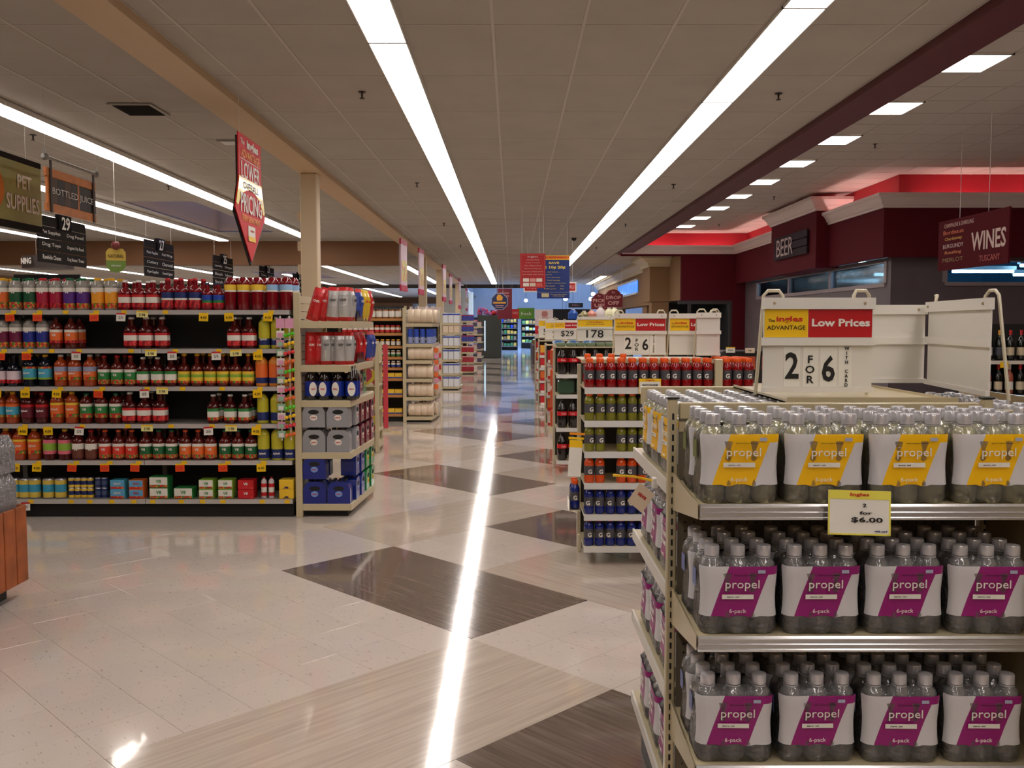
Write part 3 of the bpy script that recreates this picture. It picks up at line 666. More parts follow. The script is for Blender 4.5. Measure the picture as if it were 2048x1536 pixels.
# ---- the juice run
YJ = 7.5
ZJ = [1.712, 1.396, 1.086, 0.778, 0.474, 0.150]
JX0, JX1 = -5.47, -1.815
juice = shelving('juice_shelving', 'long black backed shelving run full of bottled juice with silver shelf edges', 'shelving', JX0, JX1, YJ, .46, ZJ, col=mat('grey shelf', (150, 146, 140), .4), height=1.78, kick=.15, two=True, posts=3)
jc = (JX0 + JX1) / 2
def jx(zx): return XY(zx / 3.303, YJ + .06, 700)
rows = [
 [('fo', -20), ('fo', 33), ('fg', 122), ('fg', 215), ('fr', 298), ('fr', 385), ('fp', 477), ('fp', 562), ('fy', 660), ('fy', 748), ('cw', 840), ('cw', 930), ('cw', 1022), ('cr', 1120), ('cr', 1208), ('cr', 1298), ('cb', 1378), ('cb', 1452), ('cy', 1532), ('cy', 1617), ('cy', 1710), ('cl', 1808), ('cl', 1898)],
 [('fm', -50), ('fm', 28), ('fm', 112), ('fb', 200), ('fb', 290), ('v8', 378), ('v8', 475), ('rw', 875), ('rw', 972), ('rw', 1075), ('rw', 1552), ('rw', 1650), ('yg', 1748), ('yg', 1830), ('yg', 1912)],
 [('pw', 0), ('pw', 92), ('bb', 196), ('bb', 298), ('os', 402), ('os', 494), ('os', 593), ('vg', 685), ('vg', 775), ('vg', 862), ('wg', 945), ('wg', 1040), ('wg', 1128), ('yl', 1215), ('yl', 1302), ('yl', 1388), ('yl', 1470), ('yl', 1555), ('yl', 1640), ('sd', 1728), ('sd', 1815), ('sd', 1900)],
 [('ao', -18), ('ao', 75), ('dm', 172), ('dm', 266), ('ob', 366), ('ob', 466), ('vk', 562), ('vk', 660), ('vk', 755), ('rw', 850), ('rw', 948), ('rw', 1050), ('wg', 1403), ('wg', 1515), ('wg', 1612), ('yn', 1730), ('yn', 1820), ('yn', 1910)],
 [('ob', 20), ('ob', 112), ('ob', 208), ('gp', 310), ('gp', 412), ('br', 500), ('br', 588), ('vr', 678), ('vr', 768), ('vr', 855), ('vn', 948), ('vn', 1035), ('vn', 1120), ('vo', 1212), ('vo', 1298), ('vo', 1380), ('vn', 1475), ('vn', 1562), ('vn', 1648), ('yb', 1732), ('yb', 1822), ('yb', 1908)]]
SHN = ['top', 'second', 'third', 'fourth', 'fifth']
for ri, row in enumerate(rows):
    cnt = {}
    tot = {}
    for k, _ in row: tot[k] = tot.get(k, 0) + 1
    for k, zx in row:
        i = cnt.get(k, 0); cnt[k] = i + 1; kit, d = JU[k]
        x = jx(zx); z = ZJ[ri] + .0008
        place(kit, 'juice_bottle', (x, YJ + .058 + random.uniform(-.004, .006), z), random.uniform(-.12, .12), f'{nth(i)} {d}, {SHN[ri]} shelf', 'bottle', f'bottles on the {SHN[ri]} juice shelf')
        if ri == 0 or (ri in (2, 4) and random.random() < .0):
            place(kit, 'juice_bottle', (x + random.uniform(-.006, .006) + (.03 if ri == 0 else 0), YJ + .175, z), random.uniform(-.2, .2), f'{nth(i)} {d}, behind the front row', 'bottle', 'rear row of bottles on the top juice shelf')
    for i, (k, zx) in enumerate(row):
        if ri and i % 2 == 0: place(JU[k][0], 'juice_bottle', (jx(zx) + .01, YJ + .18, ZJ[ri] + .0008), 0, f'{JU[k][1].split(" with")[0]}, {nth(i)} in the rear row, {SHN[ri]} shelf', 'bottle', f'rear bottles on the {SHN[ri]} juice shelf')
tags = [(0, [('r', 105), ('r', 285), ('r', 655), ('w', 830), ('c', 970), ('y', 1370), ('y', 1535), ('y', 1790)], [130, 300, 470, 670, 850, 1120, 1810]),
        (1, [('r', 35), ('r', 205), ('w', 530), ('c', 1020), ('w', 1158), ('w', 1447), ('c', 1575), ('y', 1720)], [60, 230, 370, 550, 890, 1180, 1465, 1730]),
        (2, [('y', 0), ('y', 188), ('y', 395), ('r', 668), ('w', 970), ('c', 1088), ('y', 1712)], [200, 420, 695, 990, 1220, 1480, 1730]),
        (3, [('y', 165), ('y', 330), ('w', 535), ('c', 982), ('w', 1385), ('c', 1535), ('y', 1700)], [180, 555, 855, 1140, 1410, 1715]),
        (4, [('y', 105), ('y', 248), ('r', 480), ('r', 695), ('r', 895), ('r', 1192), ('r', 1475), ('y', 1728)], [260, 510, 730, 920, 1220, 1510, 1745]),
        (5, [('w', 165)], [200, 465, 590, 735, 880, 1005, 1195, 1335, 1470, 1730, 1895])]
for si, tl, minis in tags:
    for k, zx in tl: price_tag(k, juice, jx(zx) - jc, ZJ[si] - (.03 if k == 'c' else .052))
    for zx in minis: add('shelf_label', MINI, juice, (jx(zx) - jc, -.0115, ZJ[si] - .018))

# cans and cartons on the bottom juice shelf
def carton_kit(w, d, h, face, side, txt=None, ink=WINK, band_=None):
    m = MB().cbox(-w / 2, w / 2, -d / 2, d / 2, 0, h, .003).mesh('carton', side)
    f = MB().box(-w / 2 + .004, w / 2 - .004, -d / 2 - .001, -d / 2, .004, h - .004, 0).box(-w / 2 + .004, w / 2 - .004, -d / 2 - .0014, -d / 2 - .001, .004, h * .28, 1).mesh('printed_front', [face, band_ or LEAFY])
    subs = [('lettering', lettered(txt, ink, h=h * .3, bold=.02), (0, -d / 2 - .003, h * .6))] if txt else []
    return [('carton', m, (0, 0, 0), []), ('printed_front', f, (0, 0, 0), subs)]
def can_kit(r, h, body, bandm, top=None):
    top = top or mat('can metal', (190, 190, 192), .3, metal=.8)
    b = MB().lathe([(r * .9, 0), (r, h * .04), (r, h * .93), (r * .88, h)], 12).mesh('can', [top])
    l = band(r * 1.01, h * .06, h * .92, [(.3, bandm), (.45, body), (.25, bandm)], 12)
    return [('can', b, (0, 0, 0), []), ('label', l, (0, 0, 0), [])]
PINE = mat('can aqua', (60, 160, 196), .35)
KC = {'aq': (can_kit(.047, .165, PINE, mat('label pineapple', (226, 196, 80), .4)), 'tall aqua juice can'),
      'nv': (can_kit(.026, .085, NAVYP, Y_), 'small navy juice can'), 'gb': (can_kit(.026, .085, mat('can slate', (70, 84, 116), .4), NAVYP), 'small slate blue juice can'),
      'lb': (carton_kit(.12, .1, .078, mat('pack light blue', (96, 168, 210), .4), A_, 'Splash', WINK, FRUIT), 'light blue juice pack'),
      'lo': (carton_kit(.12, .1, .078, mat('pack light blue', (96, 168, 210), .4), O_, 'Juice', R_, FRUIT), 'light blue and orange juice pack'),
      'gn': (carton_kit(.155, .12, .092, W_, G_, 'V8', G_, LEAFY), 'green and white vegetable juice carton'),
      'gl': (carton_kit(.12, .12, .08, W_, LG, 'V8', G_, LEAFY), 'lime green vegetable juice carton'),
      'rd': (carton_kit(.13, .12, .078, R_, R_, 'V8', WINK, BERRY), 'red juice carton'),
      'wr': (bottle_kit(.175, .024, mat('small white bottle', (214, 206, 206), .3), CAPS['red'], [(.3, R_), (.4, W_), (.3, R_)], lz=(.1, .7)), 'small white juice bottle with red cap'),
      'yk': (carton_kit(.12, .12, .08, mat('carton yellow', (240, 196, 40), .4), Y_, None, INK, printed('raisins', (60, 30, 80), (240, 196, 40), (240, 196, 40), 40)), 'yellow drink carton')}
low = [('aq', 100, 1), ('aq', 130, 1), ('aq', 196, 1), ('aq', 287, 1), ('aq', 368, 1)] + [('nv', 440 + 42 * i, 2) for i in range(4)] + [('gb', 618 + 42 * i, 2) for i in range(2)] + [('lb', 760, 2), ('lo', 885, 2), ('gn', 1038, 2), ('gn', 1200, 1), ('gl', 1352, 2), ('gl', 1480, 2), ('rd', 1615, 2), ('wr', 1725, 1), ('wr', 1775, 1), ('yk', 1885, 2)]
cn = {}
low[0] = ('aq', 60, 1)
for k, zx, st in low:
    kit, d = KC[k]
    for lv in range(st):
        i = cn.get(k, 0); cn[k] = i + 1
        hgt = {'aq': .165, 'nv': .085, 'gb': .085, 'lb': .078, 'lo': .078, 'gn': .092, 'gl': .08, 'rd': .078, 'wr': .175, 'yk': .08}[k]
        place(kit, 'juice_pack' if k not in ('aq', 'nv', 'gb') else 'juice_can', (jx(zx), YJ + .075, ZJ[5] + .0008 + lv * (hgt + .0008)), 0, f'{nth(i)} {d} on the bottom juice shelf', 'juice pack', 'cans and packs on the bottom juice shelf')

# hanging strips of toys at the end of the run
def clip_strip(px, cols, label, ball):
    t = root('clip_strip', (XY(px, YJ - .03, 800), YJ - .03, 0), 0, label, 'clip strip')
    zt, zb = ZY(632, YJ), ZY(880, YJ)
    part('strip', bx(-.006, .006, -.001, .001, zb, zt), GREYW, t)
    part('header_card', bx(-.035, .035, -.004, -.001, zt - .1, zt - .02), mat('pink card', (226, 160, 190), .5), t)
    n = 12
    for i in range(n):
        z = zt - .15 - (zt - zb - .2) * i / (n - 1)
        if ball:
            m = MB(); 
            for j in range(3): m.ball((-.03 + .03 * j, -.02, (j - 1) * .008), .017, 7, 4)
            part('toy_pack', m, cols[i % len(cols)], t, (0, 0, z))
        else: part('toy_card', MB().box(-.032, .032, -.008, -.002, -.03, .03).box(-.02, .02, -.02, -.008, -.022, .012, 1), [cols[i % len(cols)], cols[(i + 1) % len(cols)]], t, (0, 0, z))
clip_strip(563, [W_, mat('pink card', (226, 160, 190), .5), mat('mint card', (150, 190, 160), .5)], 'hanging strip of pink and white toy cards at the juice shelf end', False)
clip_strip(581, [mat('toy green', (90, 200, 40), .4), YEL, mat('toy pink', (226, 50, 60), .4), O_], 'hanging strip of bright green, yellow and red toy packs by the endcap', True)
# dark header board on top of the run
hb = root('header_board', (0, 8.3, 0), 0, 'low black header board with white lettering behind the top row of juice', 'sign')
a, b = at(27, 549, 8.3), at(160, 575, 8.3)
part('board', bx(a[0], b[0], 0, .02, 1.79, a[2]), BLACK, hb)
text('Soda   Snacks   Party   Water', WINK, hb, ((a[0] + b[0]) / 2 + .07, -.004, a[2] - .055), w=.42, h=.03)
part('stake', bx(a[0] + .1, a[0] + .12, .02, .03, 1.714, 1.8), BLACK, hb)
part('stake', bx(b[0] - .12, b[0] - .1, .02, .03, 1.714, 1.8), BLACK, hb)
# ------------------------------------------------------------------ endcaps along the left of the walkway
def endcap(name, label, yf, x0, x1, depth, zs, flare=.05, post=True, hgt=None, slats=True, group=None):
    """shelf tower at the end of a gondola: open to the front and to the walkway"""
    t = root(name, (x0, yf, 0), 0, label, 'shelving', group); w = x1 - x0; hgt = hgt or zs[0] + .28
    if post:
        part('upright', MB().cbox(-.055, 0, .0, .05, 0, hgt, .004), BEIGE, t); part('upright', MB().cbox(-.055, 0, depth - .05, depth, 0, hgt, .004), BEIGE, t)
    m = MB(); n = 26
    for i in range(n): z = .1 + (hgt - .12) * i / n; m.box(-.045, -.02, .05, depth - .05, z, z + (hgt - .12) / n - .006)
    part('slatted_back', m, BEIGE, t)
    part('kick_plate', bx(0, w - .04, .06, depth - .05, 0, zs[-1] - .06), DARK, t)
    for z in zs:
        s = part('shelf', MB().prism([(0, .0), (w, 0), (w + flare, depth * .8), (w + flare * .6, depth), (0, depth)], z - .055, z - .005), BEIGE, t)
        part('shelf_top', MB().prism([(0.004, .006), (w - .006, .006), (w + flare - .008, depth * .8), (w + flare * .6 - .006, depth - .004), (0.004, depth - .004)], z - .005, z), CREAM, s)
    return t
def bag_mesh(w, h, d, body, crimp):
    m = MB(); nx, nz = 6, 9; rr = random.Random(3)
    for sgn in (-1, 1):
        g = []
        for j in range(nz + 1):
            row = []
            for i in range(nx + 1):
                u, v = i / nx * 2 - 1, j / nz * 2 - 1
                bulge = (max(0, 1 - u * u) ** .5) * (max(0, 1 - v * v) ** .6)
                row.append((u * w / 2 * (1 - .12 * (1 - v * v) * 0 - .06 * abs(v) ** 4), sgn * (d / 2 * bulge + .002 + rr.uniform(0, .006) * bulge), (v + 1) / 2 * h))
            g.append(row)
        for j in range(nz):
            for i in range(nx):
                q = [g[j][i], g[j][i + 1], g[j + 1][i + 1], g[j + 1][i]]
                m.quad(q if sgn < 0 else q[::-1], 0 if 0 < j < nz - 1 else 1, True)
    return m.mesh('bag', [body, crimp])
FOIL = mat('silver foil', (196, 194, 192), .3, metal=.35, bump=.35, bscale=22)
REDF = mat('red foil', (196, 26, 30), .35, coat=.3, bump=.3, bscale=22)
BLUF = mat('blue foil', (50, 70, 150), .35, coat=.3, bump=.3, bscale=22)
YELF = mat('yellow foil', (226, 190, 40), .35, coat=.3, bump=.3, bscale=22)
def bag_kit(body, crimp, badge, txt, ink):
    b = bag_mesh(.15, .27, .07, body, crimp)
    l = MB().loft([[(-.045 * k, -.037 - .006 * (1 - abs(k)), z) for k in (-1, -.5, 0, .5, 1)] for z in (.13, .2)], 0, close=False).mesh('printed_panel', badge)
    return [('bag', b, (0, 0, 0), []), ('printed_panel', l, (0, 0, 0), [('lettering', lettered(txt, ink, w=.07, bold=.02), (0, -.046, .165))])]
BAGS = {'r': (bag_kit(REDF, REDF, REDF, 'CHIPS', WINK), 'red foil chip bag'), 's': (bag_kit(FOIL, REDF, FOIL, 'CRISP', INK), 'silver foil chip bag with red crimp'),
        'b': (bag_kit(BLUF, REDF, BLUF, 'CHIPS', WINK), 'blue foil chip bag'), 'y': (bag_kit(YELF, YELF, YELF, 'CHIPS', REDINK), 'yellow foil chip bag')}
YA = 7.5; XA = -1.735
ZA = [1.622, 1.262, .972, .543, .112]
endcap('endcap_shelving', 'beige endcap shelving tower with chips and soda beside the juice run', YA, XA, -1.33, 1.1, ZA, hgt=1.86)
z = ZA[0] + .001
for i, (k, px, y, tilt) in enumerate((('r', 624, .09, .30), ('r', 641, .12, .24), ('s', 664, .10, .10), ('s', 688, .11, .02), ('s', 702, .26, -.05), ('b', 716, .50, 0), ('y', 724, .66, 0), ('y', 730, .82, .03), ('r', 736, .95, .06))):
    kit, d = BAGS[k]
    place(kit, 'chip_bag', (XY(px, YA + y), YA + y, z + .004), 0 if i < 4 else PI / 2 * .8, f'{d}, {nth(i)} along the top endcap shelf', 'snack bag', 'chip bags on the top endcap shelf', ry=tilt, rx=0, sc=(.72, 1.1, 1.03))
z = ZA[1] + .001
for i, (k, px, y, tilt) in enumerate((('r', 620, .09, .03), ('r', 636, .12, .04), ('s', 652, .10, 0), ('s', 664, .14, 0), ('s', 680, .10, 0), ('s', 696, .12, 0), ('s', 700, .30, 0), ('r', 712, .50, 0), ('r', 722, .68, 0), ('b', 736, .84, 0), ('b', 742, .97, 0))):
    kit, d = BAGS[k]
    place(kit, 'chip_bag', (XY(px, YA + y), YA + y, z), (.35 if k == 'r' else .2) if i < 6 else 1.3, f'{d}, {nth(i)} along the second endcap shelf', 'snack bag', 'chip bags on the second endcap shelf', sc=(.62, 1.05, 1.0), ry=tilt)
# clear front trays that hold the bags back
TRAY = clear('smoky acrylic', (150, 150, 150), .1)
for zz in ZA[:2]: part('tray_edge', bx(-1.325, -1.32, YA + .3, YA + .85, zz + .001, zz + .09), TRAY, bpy.data.objects['endcap_shelving'], (1.735, -YA, 0))
# two-litre cola bottles with navy labels
COLA = mat('cola', (22, 12, 10), .1, coat=.6)
PB = mat('soda label blue', (18, 44, 140), .35)
def cola_kit(lab, cap, badge, txt, h=.28, r=.052, ink=WINK):
    b = MB().lathe([(r * .8, 0), (r, .02), (r, h * .45), (r * .96, h * .5), (r, h * .6), (r * .9, h * .7), (r * .45, h * .87), (r * .28, h * .93)], 14).mesh('bottle', COLA)
    c = MB().lathe([(r * .3, h * .925), (r * .3, h * .99), (r * .26, h)], 10).mesh('cap', cap)
    l = band(r * 1.012, h * .12, h * .56, [(1, lab)], 14)
    subs = []
    if badge:
        subs.append(('badge', MB().prismy([(.032 * math.cos(a * PI / 7), .058 * math.sin(a * PI / 7)) for a in range(14)], -.003, 0).mesh('badge', badge), (0, -r * 1.012, h * .33)))
        subs.append(('lettering', lettered(txt, REDINK, w=.036, bold=.02), (0, -r * 1.012 - .0045, h * .33)))
    else: subs.append(('lettering', lettered(txt, ink, w=.06, bold=.01), (0, -r * 1.02 - .001, h * .38)))
    return [('bottle', b, (0, 0, 0), []), ('cap', c, (0, 0, 0), []), ('label', l, (0, 0, 0), subs)]
CK = cola_kit(PB, BLACK, W_, 'PEPSI'); CK2 = cola_kit(PB, BLACK, None, 'COLA')
for i in range(4):
    for j in range(2):
        place(CK if i != 1 else CK, 'soda_bottle', (XA + .07 + .112 * i, YA + .065 + .112 * j, ZA[2] + .001), (.5, -.1, -.25, .15)[i], f'large cola bottle with navy label, {nth(i)} in the {("front", "rear")[j]} row of the endcap', 'bottle', 'cola bottles on the endcap')
# six-packs in printed shrink sleeves
def sixpack_kit(body, badge, txt, w=.19, d=.13, h=.205, capm=BLACK):
    k = w / 2; f = .03
    prof = [(-k, 0), (k, 0), (k, h * .62), (k - f * .6, h * .86), (k - f * 1.5, h * .95), (-k + f * 1.5, h * .95), (-k + f * .6, h * .86), (-k, h * .62)]
    b = MB().prismy([(x * .985, z) for x, z in prof], -d / 2, d / 2).mesh('sleeve', body)
    hd = MB().prismy([(.045 * math.cos(a * PI / 6), .019 * math.sin(a * PI / 6)) for a in range(12)], -.002, 0).mesh('handle_slot', DARK)
    bd = MB().prismy([(.03 * math.cos(a * PI / 7), .024 * math.sin(a * PI / 7)) for a in range(14)], -.003, 0).mesh('badge', badge)
    m = MB().lathe([(.014, 0), (.014, .014), (.011, .016)], 8).mesh('cap', capm)
    kit = [('sleeve', b, (0, 0, 0), [('handle_slot', hd, (0, -d / 2, h * .66)), ('badge', bd, (0, -d / 2, h * .42)), ('lettering', lettered(txt, REDINK, w=.04, bold=.02), (0, -d / 2 - .0045, h * .42))])]
    for i in (-1, 0, 1):
        for j in (-1, 1): kit.append(('cap', m, (i * .045, j * .03, h * .951), []))
    return kit
GS = mat('soda sleeve grey', (150, 150, 154), .3, coat=.3, bump=.2, bscale=18)
BS = mat('soda sleeve blue', (16, 36, 128), .3, coat=.3, bump=.2, bscale=18)
RS = mat('soda sleeve maroon', (110, 22, 40), .3, coat=.3, bump=.2, bscale=18)
GRS = mat('soda sleeve green', (20, 130, 60), .3, coat=.3, bump=.2, bscale=18)
SP = {'g': (sixpack_kit(GS, W_, 'pepsi', h=.192), 'grey soda six-pack'), 'b': (sixpack_kit(BS, mat('badge ice', (120, 160, 220), .4), 'pepsi', h=.192), 'blue soda six-pack'),
      'm': (sixpack_kit(RS, W_, 'soda', h=.192), 'maroon soda six-pack'), 'n': (sixpack_kit(GRS, Y_, 'soda', h=.192), 'green soda six-pack')}
def packs(rows_, zshelf, shelfname):
    n = {}
    for k, x, y, lv, rz in rows_:
        i = n.get(k, 0); n[k] = i + 1; kit, d = SP[k]
        place(kit, 'soda_pack', (x, YA + y, zshelf + .001 + lv * .205), rz, f'{d}, {nth(i)} of its colour on the {shelfname} endcap shelf', 'drinks pack', f'six-packs on the {shelfname} endcap shelf')
packs([('g', XA + .1, .25, 0, 0), ('g', XA + .1, .25, 1, 0), ('g', XA + .1, .07, 0, 0), ('g', XA + .3, .07, 0, 0), ('g', XA + .1, .07, 1, 0), ('g', XA + .3, .07, 1, 0), ('g', -1.385, .28, 0, PI / 2), ('g', -1.385, .28, 1, PI / 2),
       ('m', -1.375, .50, 0, PI / 2), ('m', -1.375, .50, 1, PI / 2), ('m', -1.365, .71, 0, PI / 2), ('m', -1.365, .71, 1, PI / 2), ('m', -1.355, .92, 0, PI / 2), ('m', -1.355, .92, 1, PI / 2)], ZA[3], 'fourth')
packs([('b', XA + .1, .25, 0, 0), ('b', XA + .1, .25, 1, 0), ('b', XA + .1, .07, 0, 0), ('b', XA + .1, .07, 1, 0), ('b', XA + .3, .07, 0, 0), ('b', -1.385, .28, 0, PI / 2), ('b', -1.385, .28, 1, PI / 2), ('b', -1.375, .49, 0, PI / 2), ('b', -1.375, .49, 1, PI / 2),
       ('n', -1.365, .70, 0, PI / 2), ('n', -1.365, .70, 1, PI / 2), ('n', -1.355, .91, 0, PI / 2), ('n', -1.355, .91, 1, PI / 2)], ZA[4], 'bottom')
# poster frame on the walkway side of the endcap
pf = root('framed_poster', (-1.325, YA + .12, ZA[2]), PI / 2, 'white framed poster standing on the walkway edge of the middle endcap shelf', 'poster')
part('frame', MB().box(0, .34, -.004, .004, 0, .25), W_, pf)
part('poster', MB().box(.05, .33, -.0055, -.004, .02, .23), printed('endcap poster', (190, 60, 70), (120, 150, 120), (226, 214, 210), 14), pf)
for i in range(8):
    kk = ('m', 'm', 'n')[i % 3]
    if i < 4: place(SP[kk][0], 'soda_pack', (-1.42, YA + .5 + .2 * (i % 3) , ZA[2] + .001), PI / 2, f'{SP[kk][1]} standing {nth(i)} behind the endcap poster', 'drinks pack', 'six-packs behind the poster') if i < 3 else None

# endcap B: bundles of rolls
def bundle_kit(w, r, film):
    kit = []
    prof = [(r * .93, 0), (r, .012), (r, w / 4 - .012), (r * .93, w / 4)]
    m = MB().lathe(prof, 14)
    m.v = [(z - w / 8, y, x + r) for x, y, z in m.v]; m.f = [tuple(reversed(f)) for f in m.f]
    me = m.mesh('roll', film)
    for i in range(4): kit.append(('roll', me, (-w / 2 + w / 8 + i * w / 4, 0, 0), []))
    rr = random.Random(5); mm = MB()
    for i in range(18):
        a = rr.uniform(-w / 2, w / 2); b = rr.uniform(-.06, .06); c = rr.uniform(.03, .06)
        mm.quad([(a, b, 2 * r - .015), (a + .05, b + .02, 2 * r - .012), (a + .03 + rr.uniform(-.03, .03), b + rr.uniform(-.03, .03), 2 * r + c)])
    kit.append(('wrapper_ruffle', mm.mesh('wrapper_ruffle', clear('ruffle film', (240, 230, 230), .2, milky=.5)), (0, 0, 0), []))
    return kit
CRF = mat('cream wrapped paper', (226, 206, 180), .4, coat=.3, bump=.3, bscale=25)
BUN = bundle_kit(.42, .118, CRF)
YB = 14.85; XB = -1.72
ZB = [1.61, 1.28, 1.01, .71, .41, .09]
endcap('endcap_shelving', 'beige endcap tower stacked with cream paper roll bundles', YB, XB, -1.30, 1.1, ZB, hgt=1.86)
for i, z in enumerate(ZB):
    if i == 1: continue
    for j in range(4 if i != 0 else 4):
        place(BUN, 'roll_bundle', (-1.49 if j == 0 else -1.41, YB + .12 if j == 0 else YB + .24 + .24 * j, z + .001), 0 if j == 0 else PI / 2 * 0, f'cream wrapped bundle of paper rolls on the {nth(i)} shelf of its endcap, {nth(j)} back', 'paper rolls', 'paper roll bundles on the second endcap', sc=(.96 if j == 0 else .8, 1, .95 if i not in (0,) else 1))
BC = can_kit(.043, .24, mat('can blue', (60, 92, 190), .4), mat('can pale', (150, 164, 200), .4))
BC = [('can', MB().lathe([(.04, 0), (.043, .005), (.043, .232), (.036, .24)], 12).mesh('can', mat('canister blue', (50, 84, 190), .35)), (0, 0, 0), []), ('label', band(.0436, .01, .11, [(1, mat('canister pale', (150, 160, 200), .4))], 12), (0, 0, 0), [])]
for i in range(4): place(BC, 'canister', (-1.655 + .1 * i, YB + .07, ZB[1] + .001), 0, f'blue canister with pale base, {nth(i)} along the second endcap tower', 'canister', 'blue canisters on the second endcap')
for i in range(6): place(BC, 'canister', (-1.34, YB + .2 + .13 * i, ZB[1] + .001), 0, f'blue canister facing the walkway, {nth(i)} back on the second endcap tower', 'canister', 'blue canisters on the second endcap')
cm = MB()
for i in range(5): cm.ball((0, -.01, -.08 - .09 * i), .03, 8, 4, i % 2)
for (px, nm, cols) in ((868, 'hanging strip of small orange and pink snack packs on the second endcap', [O_, mat('pink card', (226, 160, 190), .5)]), (876, 'hanging strip of cream and red snack packs at the far corner of the second endcap', [CRF, R_])):
    t = root('clip_strip', (-1.245, YB + (.2 if px == 868 else .75), 1.25), 0, nm, 'clip strip')
    part('strip', bx(-.006, .006, 0, .002, -.7, 0), GREYW, t)
    for i in range(7): part('snack_pack', MB().cbox(-.035, .035, -.03, -.001, -.04, .04, .006), cols[i % 2], t, (0, 0, -.08 - .1 * i))

# endcap C: white packs with blue stripes, D: red and blue packs, E further on
def paper_kit(w, h, d, stripe, body=None):
    body = body or mat('white wrap', (222, 224, 228), .4, coat=.2)
    return [('pack', MB().cbox(-w / 2, w / 2, -d / 2, d / 2, 0, h, .008).mesh('pack', body), (0, 0, 0), [('stripe', MB().box(-w / 2 - .001, w / 2 + .001, -d / 2 - .002, d / 2 + .002, h * .80, h * .93).mesh('stripe', stripe), (0, 0, 0))]),
            ]
PT = paper_kit(.128, .245, .12, mat('stripe blue', (40, 70, 170), .4)); PT2 = paper_kit(.128, .17, .12, CRF, CRF)
YC = 22.2; ZC_ = [1.62, 1.39, 1.07, .74, .40, .08]
endcap('endcap_shelving', 'beige endcap tower of white paper towel packs with blue stripes', YC, -1.69, -1.29, 1.0, ZC_, hgt=1.9)
for i, z in enumerate(ZC_):
    for j in range(3):
        place(PT2 if i == 1 else PT, 'paper_pack', (-1.615 + .134 * j, YC + .07, z + .001), 0, f'{"cream" if i == 1 else "white blue-striped"} paper pack, {nth(j)} along the {nth(i)} shelf of the paper endcap', 'paper pack', 'paper packs on the third endcap')
    for j in range(3):
        place(PT2 if i == 1 else PT, 'paper_pack', (-1.35, YC + .22 + .24 * j, z + .001), PI / 2, f'{"cream" if i == 1 else "white blue-striped"} paper pack facing the walkway, {nth(j)} back on the {nth(i)} shelf', 'paper pack', 'paper packs on the third endcap')
YD = 29.3; ZD = [1.70, 1.36, 1.04, .70, .38, .08]
endcap('endcap_shelving', 'beige endcap tower of red and blue packs farther down the walkway', YD, -1.62, -1.22, 1.0, ZD, hgt=1.95)
PR = paper_kit(.19, .2, .14, W_, mat('pack scarlet', (176, 40, 58), .4)); PBk = paper_kit(.19, .2, .14, R_, mat('pack cobalt', (60, 70, 160), .4))
for i, z in enumerate(ZD):
    for j in range(2):
        place(PBk if i < 3 else PR, 'household_pack', (-1.52 + .2 * j, YD + .09, z + .001), 0, f'{"cobalt" if i < 3 else "scarlet"} household pack, {nth(j)} along the {nth(i)} shelf of the distant endcap', 'household pack', 'packs on the fourth endcap')
YE = 36.5; ZE = [1.5, 1.2, .9, .6, .3, .08]
endcap('endcap_shelving', 'far endcap tower with mixed pale goods before the freezers', YE, -1.75, -1.2, 1.0, ZE, hgt=1.75)
PM = paper_kit(.16, .18, .14, O_, mat('pack mixed', (190, 180, 176), .5)); PM2 = paper_kit(.16, .18, .14, B_, mat('pack mixed dark', (80, 70, 90), .5))
for i, z in enumerate(ZE):
    for j in range(3): place((PM, PM2)[(i + j) % 2], 'household_pack', (-1.66 + .18 * j, YE + .09, z + .001), 0, f'small household pack, {nth(j)} along the {nth(i)} shelf of the farthest endcap', 'household pack', 'packs on the fifth endcap')

# gondolas behind those endcaps; only their walkway ends show
WOODLIP = mat('wood-look shelf edge', (196, 138, 78), .5)
ZP = [1.69, 1.45, 1.24, 1.06, .885, .71, .44, .125]
pb = shelving('spread_shelving', 'wood-edged shelving of jars and yellow boxes beside the roll bundles', 'shelving', -6.2, -1.79, 14.95, .46, ZP, lip=WOODLIP, liph=.04, height=1.9, kick=.12, two=True)
JAR = lambda lab, lid, h=.13, r=.042: [('jar', MB().lathe([(r * .9, 0), (r, .008), (r, h * .78), (r * .8, h * .86)], 10).mesh('jar', mat('peanut jar', (150, 96, 50), .25)), (0, 0, 0), []), ('lid', MB().lathe([(r * .85, h * .85), (r * .85, h * .98), (r * .8, h)], 10).mesh('lid', lid), (0, 0, 0), []), ('label', band(r * 1.02, h * .15, h * .7, [(.5, lab), (.5, W_)], 10), (0, 0, 0), [])]
DJ = [(JAR(W_, CAPS['black'], .17, .05), 'white labelled dark jar'), (JAR(R_, CAPS['red']), 'red labelled jar'), (JAR(W_, CAPS['yellow'], .11, .035), 'small cream jar'), (JAR(G_, CAPS['white'], .11, .035), 'small green labelled jar'), (JAR(B_, CAPS['white'], .11, .035), 'small blue labelled jar')]
YBX = carton_kit(.12, .1, .09, Y_, mat('box mustard', (226, 166, 40), .45), None, INK, B_)
for si, z in enumerate(ZP):
    kit, d = [DJ[0], DJ[1], DJ[2], DJ[3], DJ[4], (YBX, 'yellow box'), (YBX, 'yellow box'), (YBX, 'yellow box')][si]
    pitch = .125 if si > 4 else (.105 if si == 0 else .088)
    for i in range(int(1.0 / pitch)):
        if si == 6 and i < 3: pass
        place(kit, 'jar' if si < 5 else 'food_box', (-1.86 - pitch * i, 15.01, z + .001), 0, f'{d}, {nth(i)} from the endcap on the {nth(si)} wood-edged shelf', 'jar' if si < 5 else 'box', f'goods on the {nth(si)} wood-edged shelf')
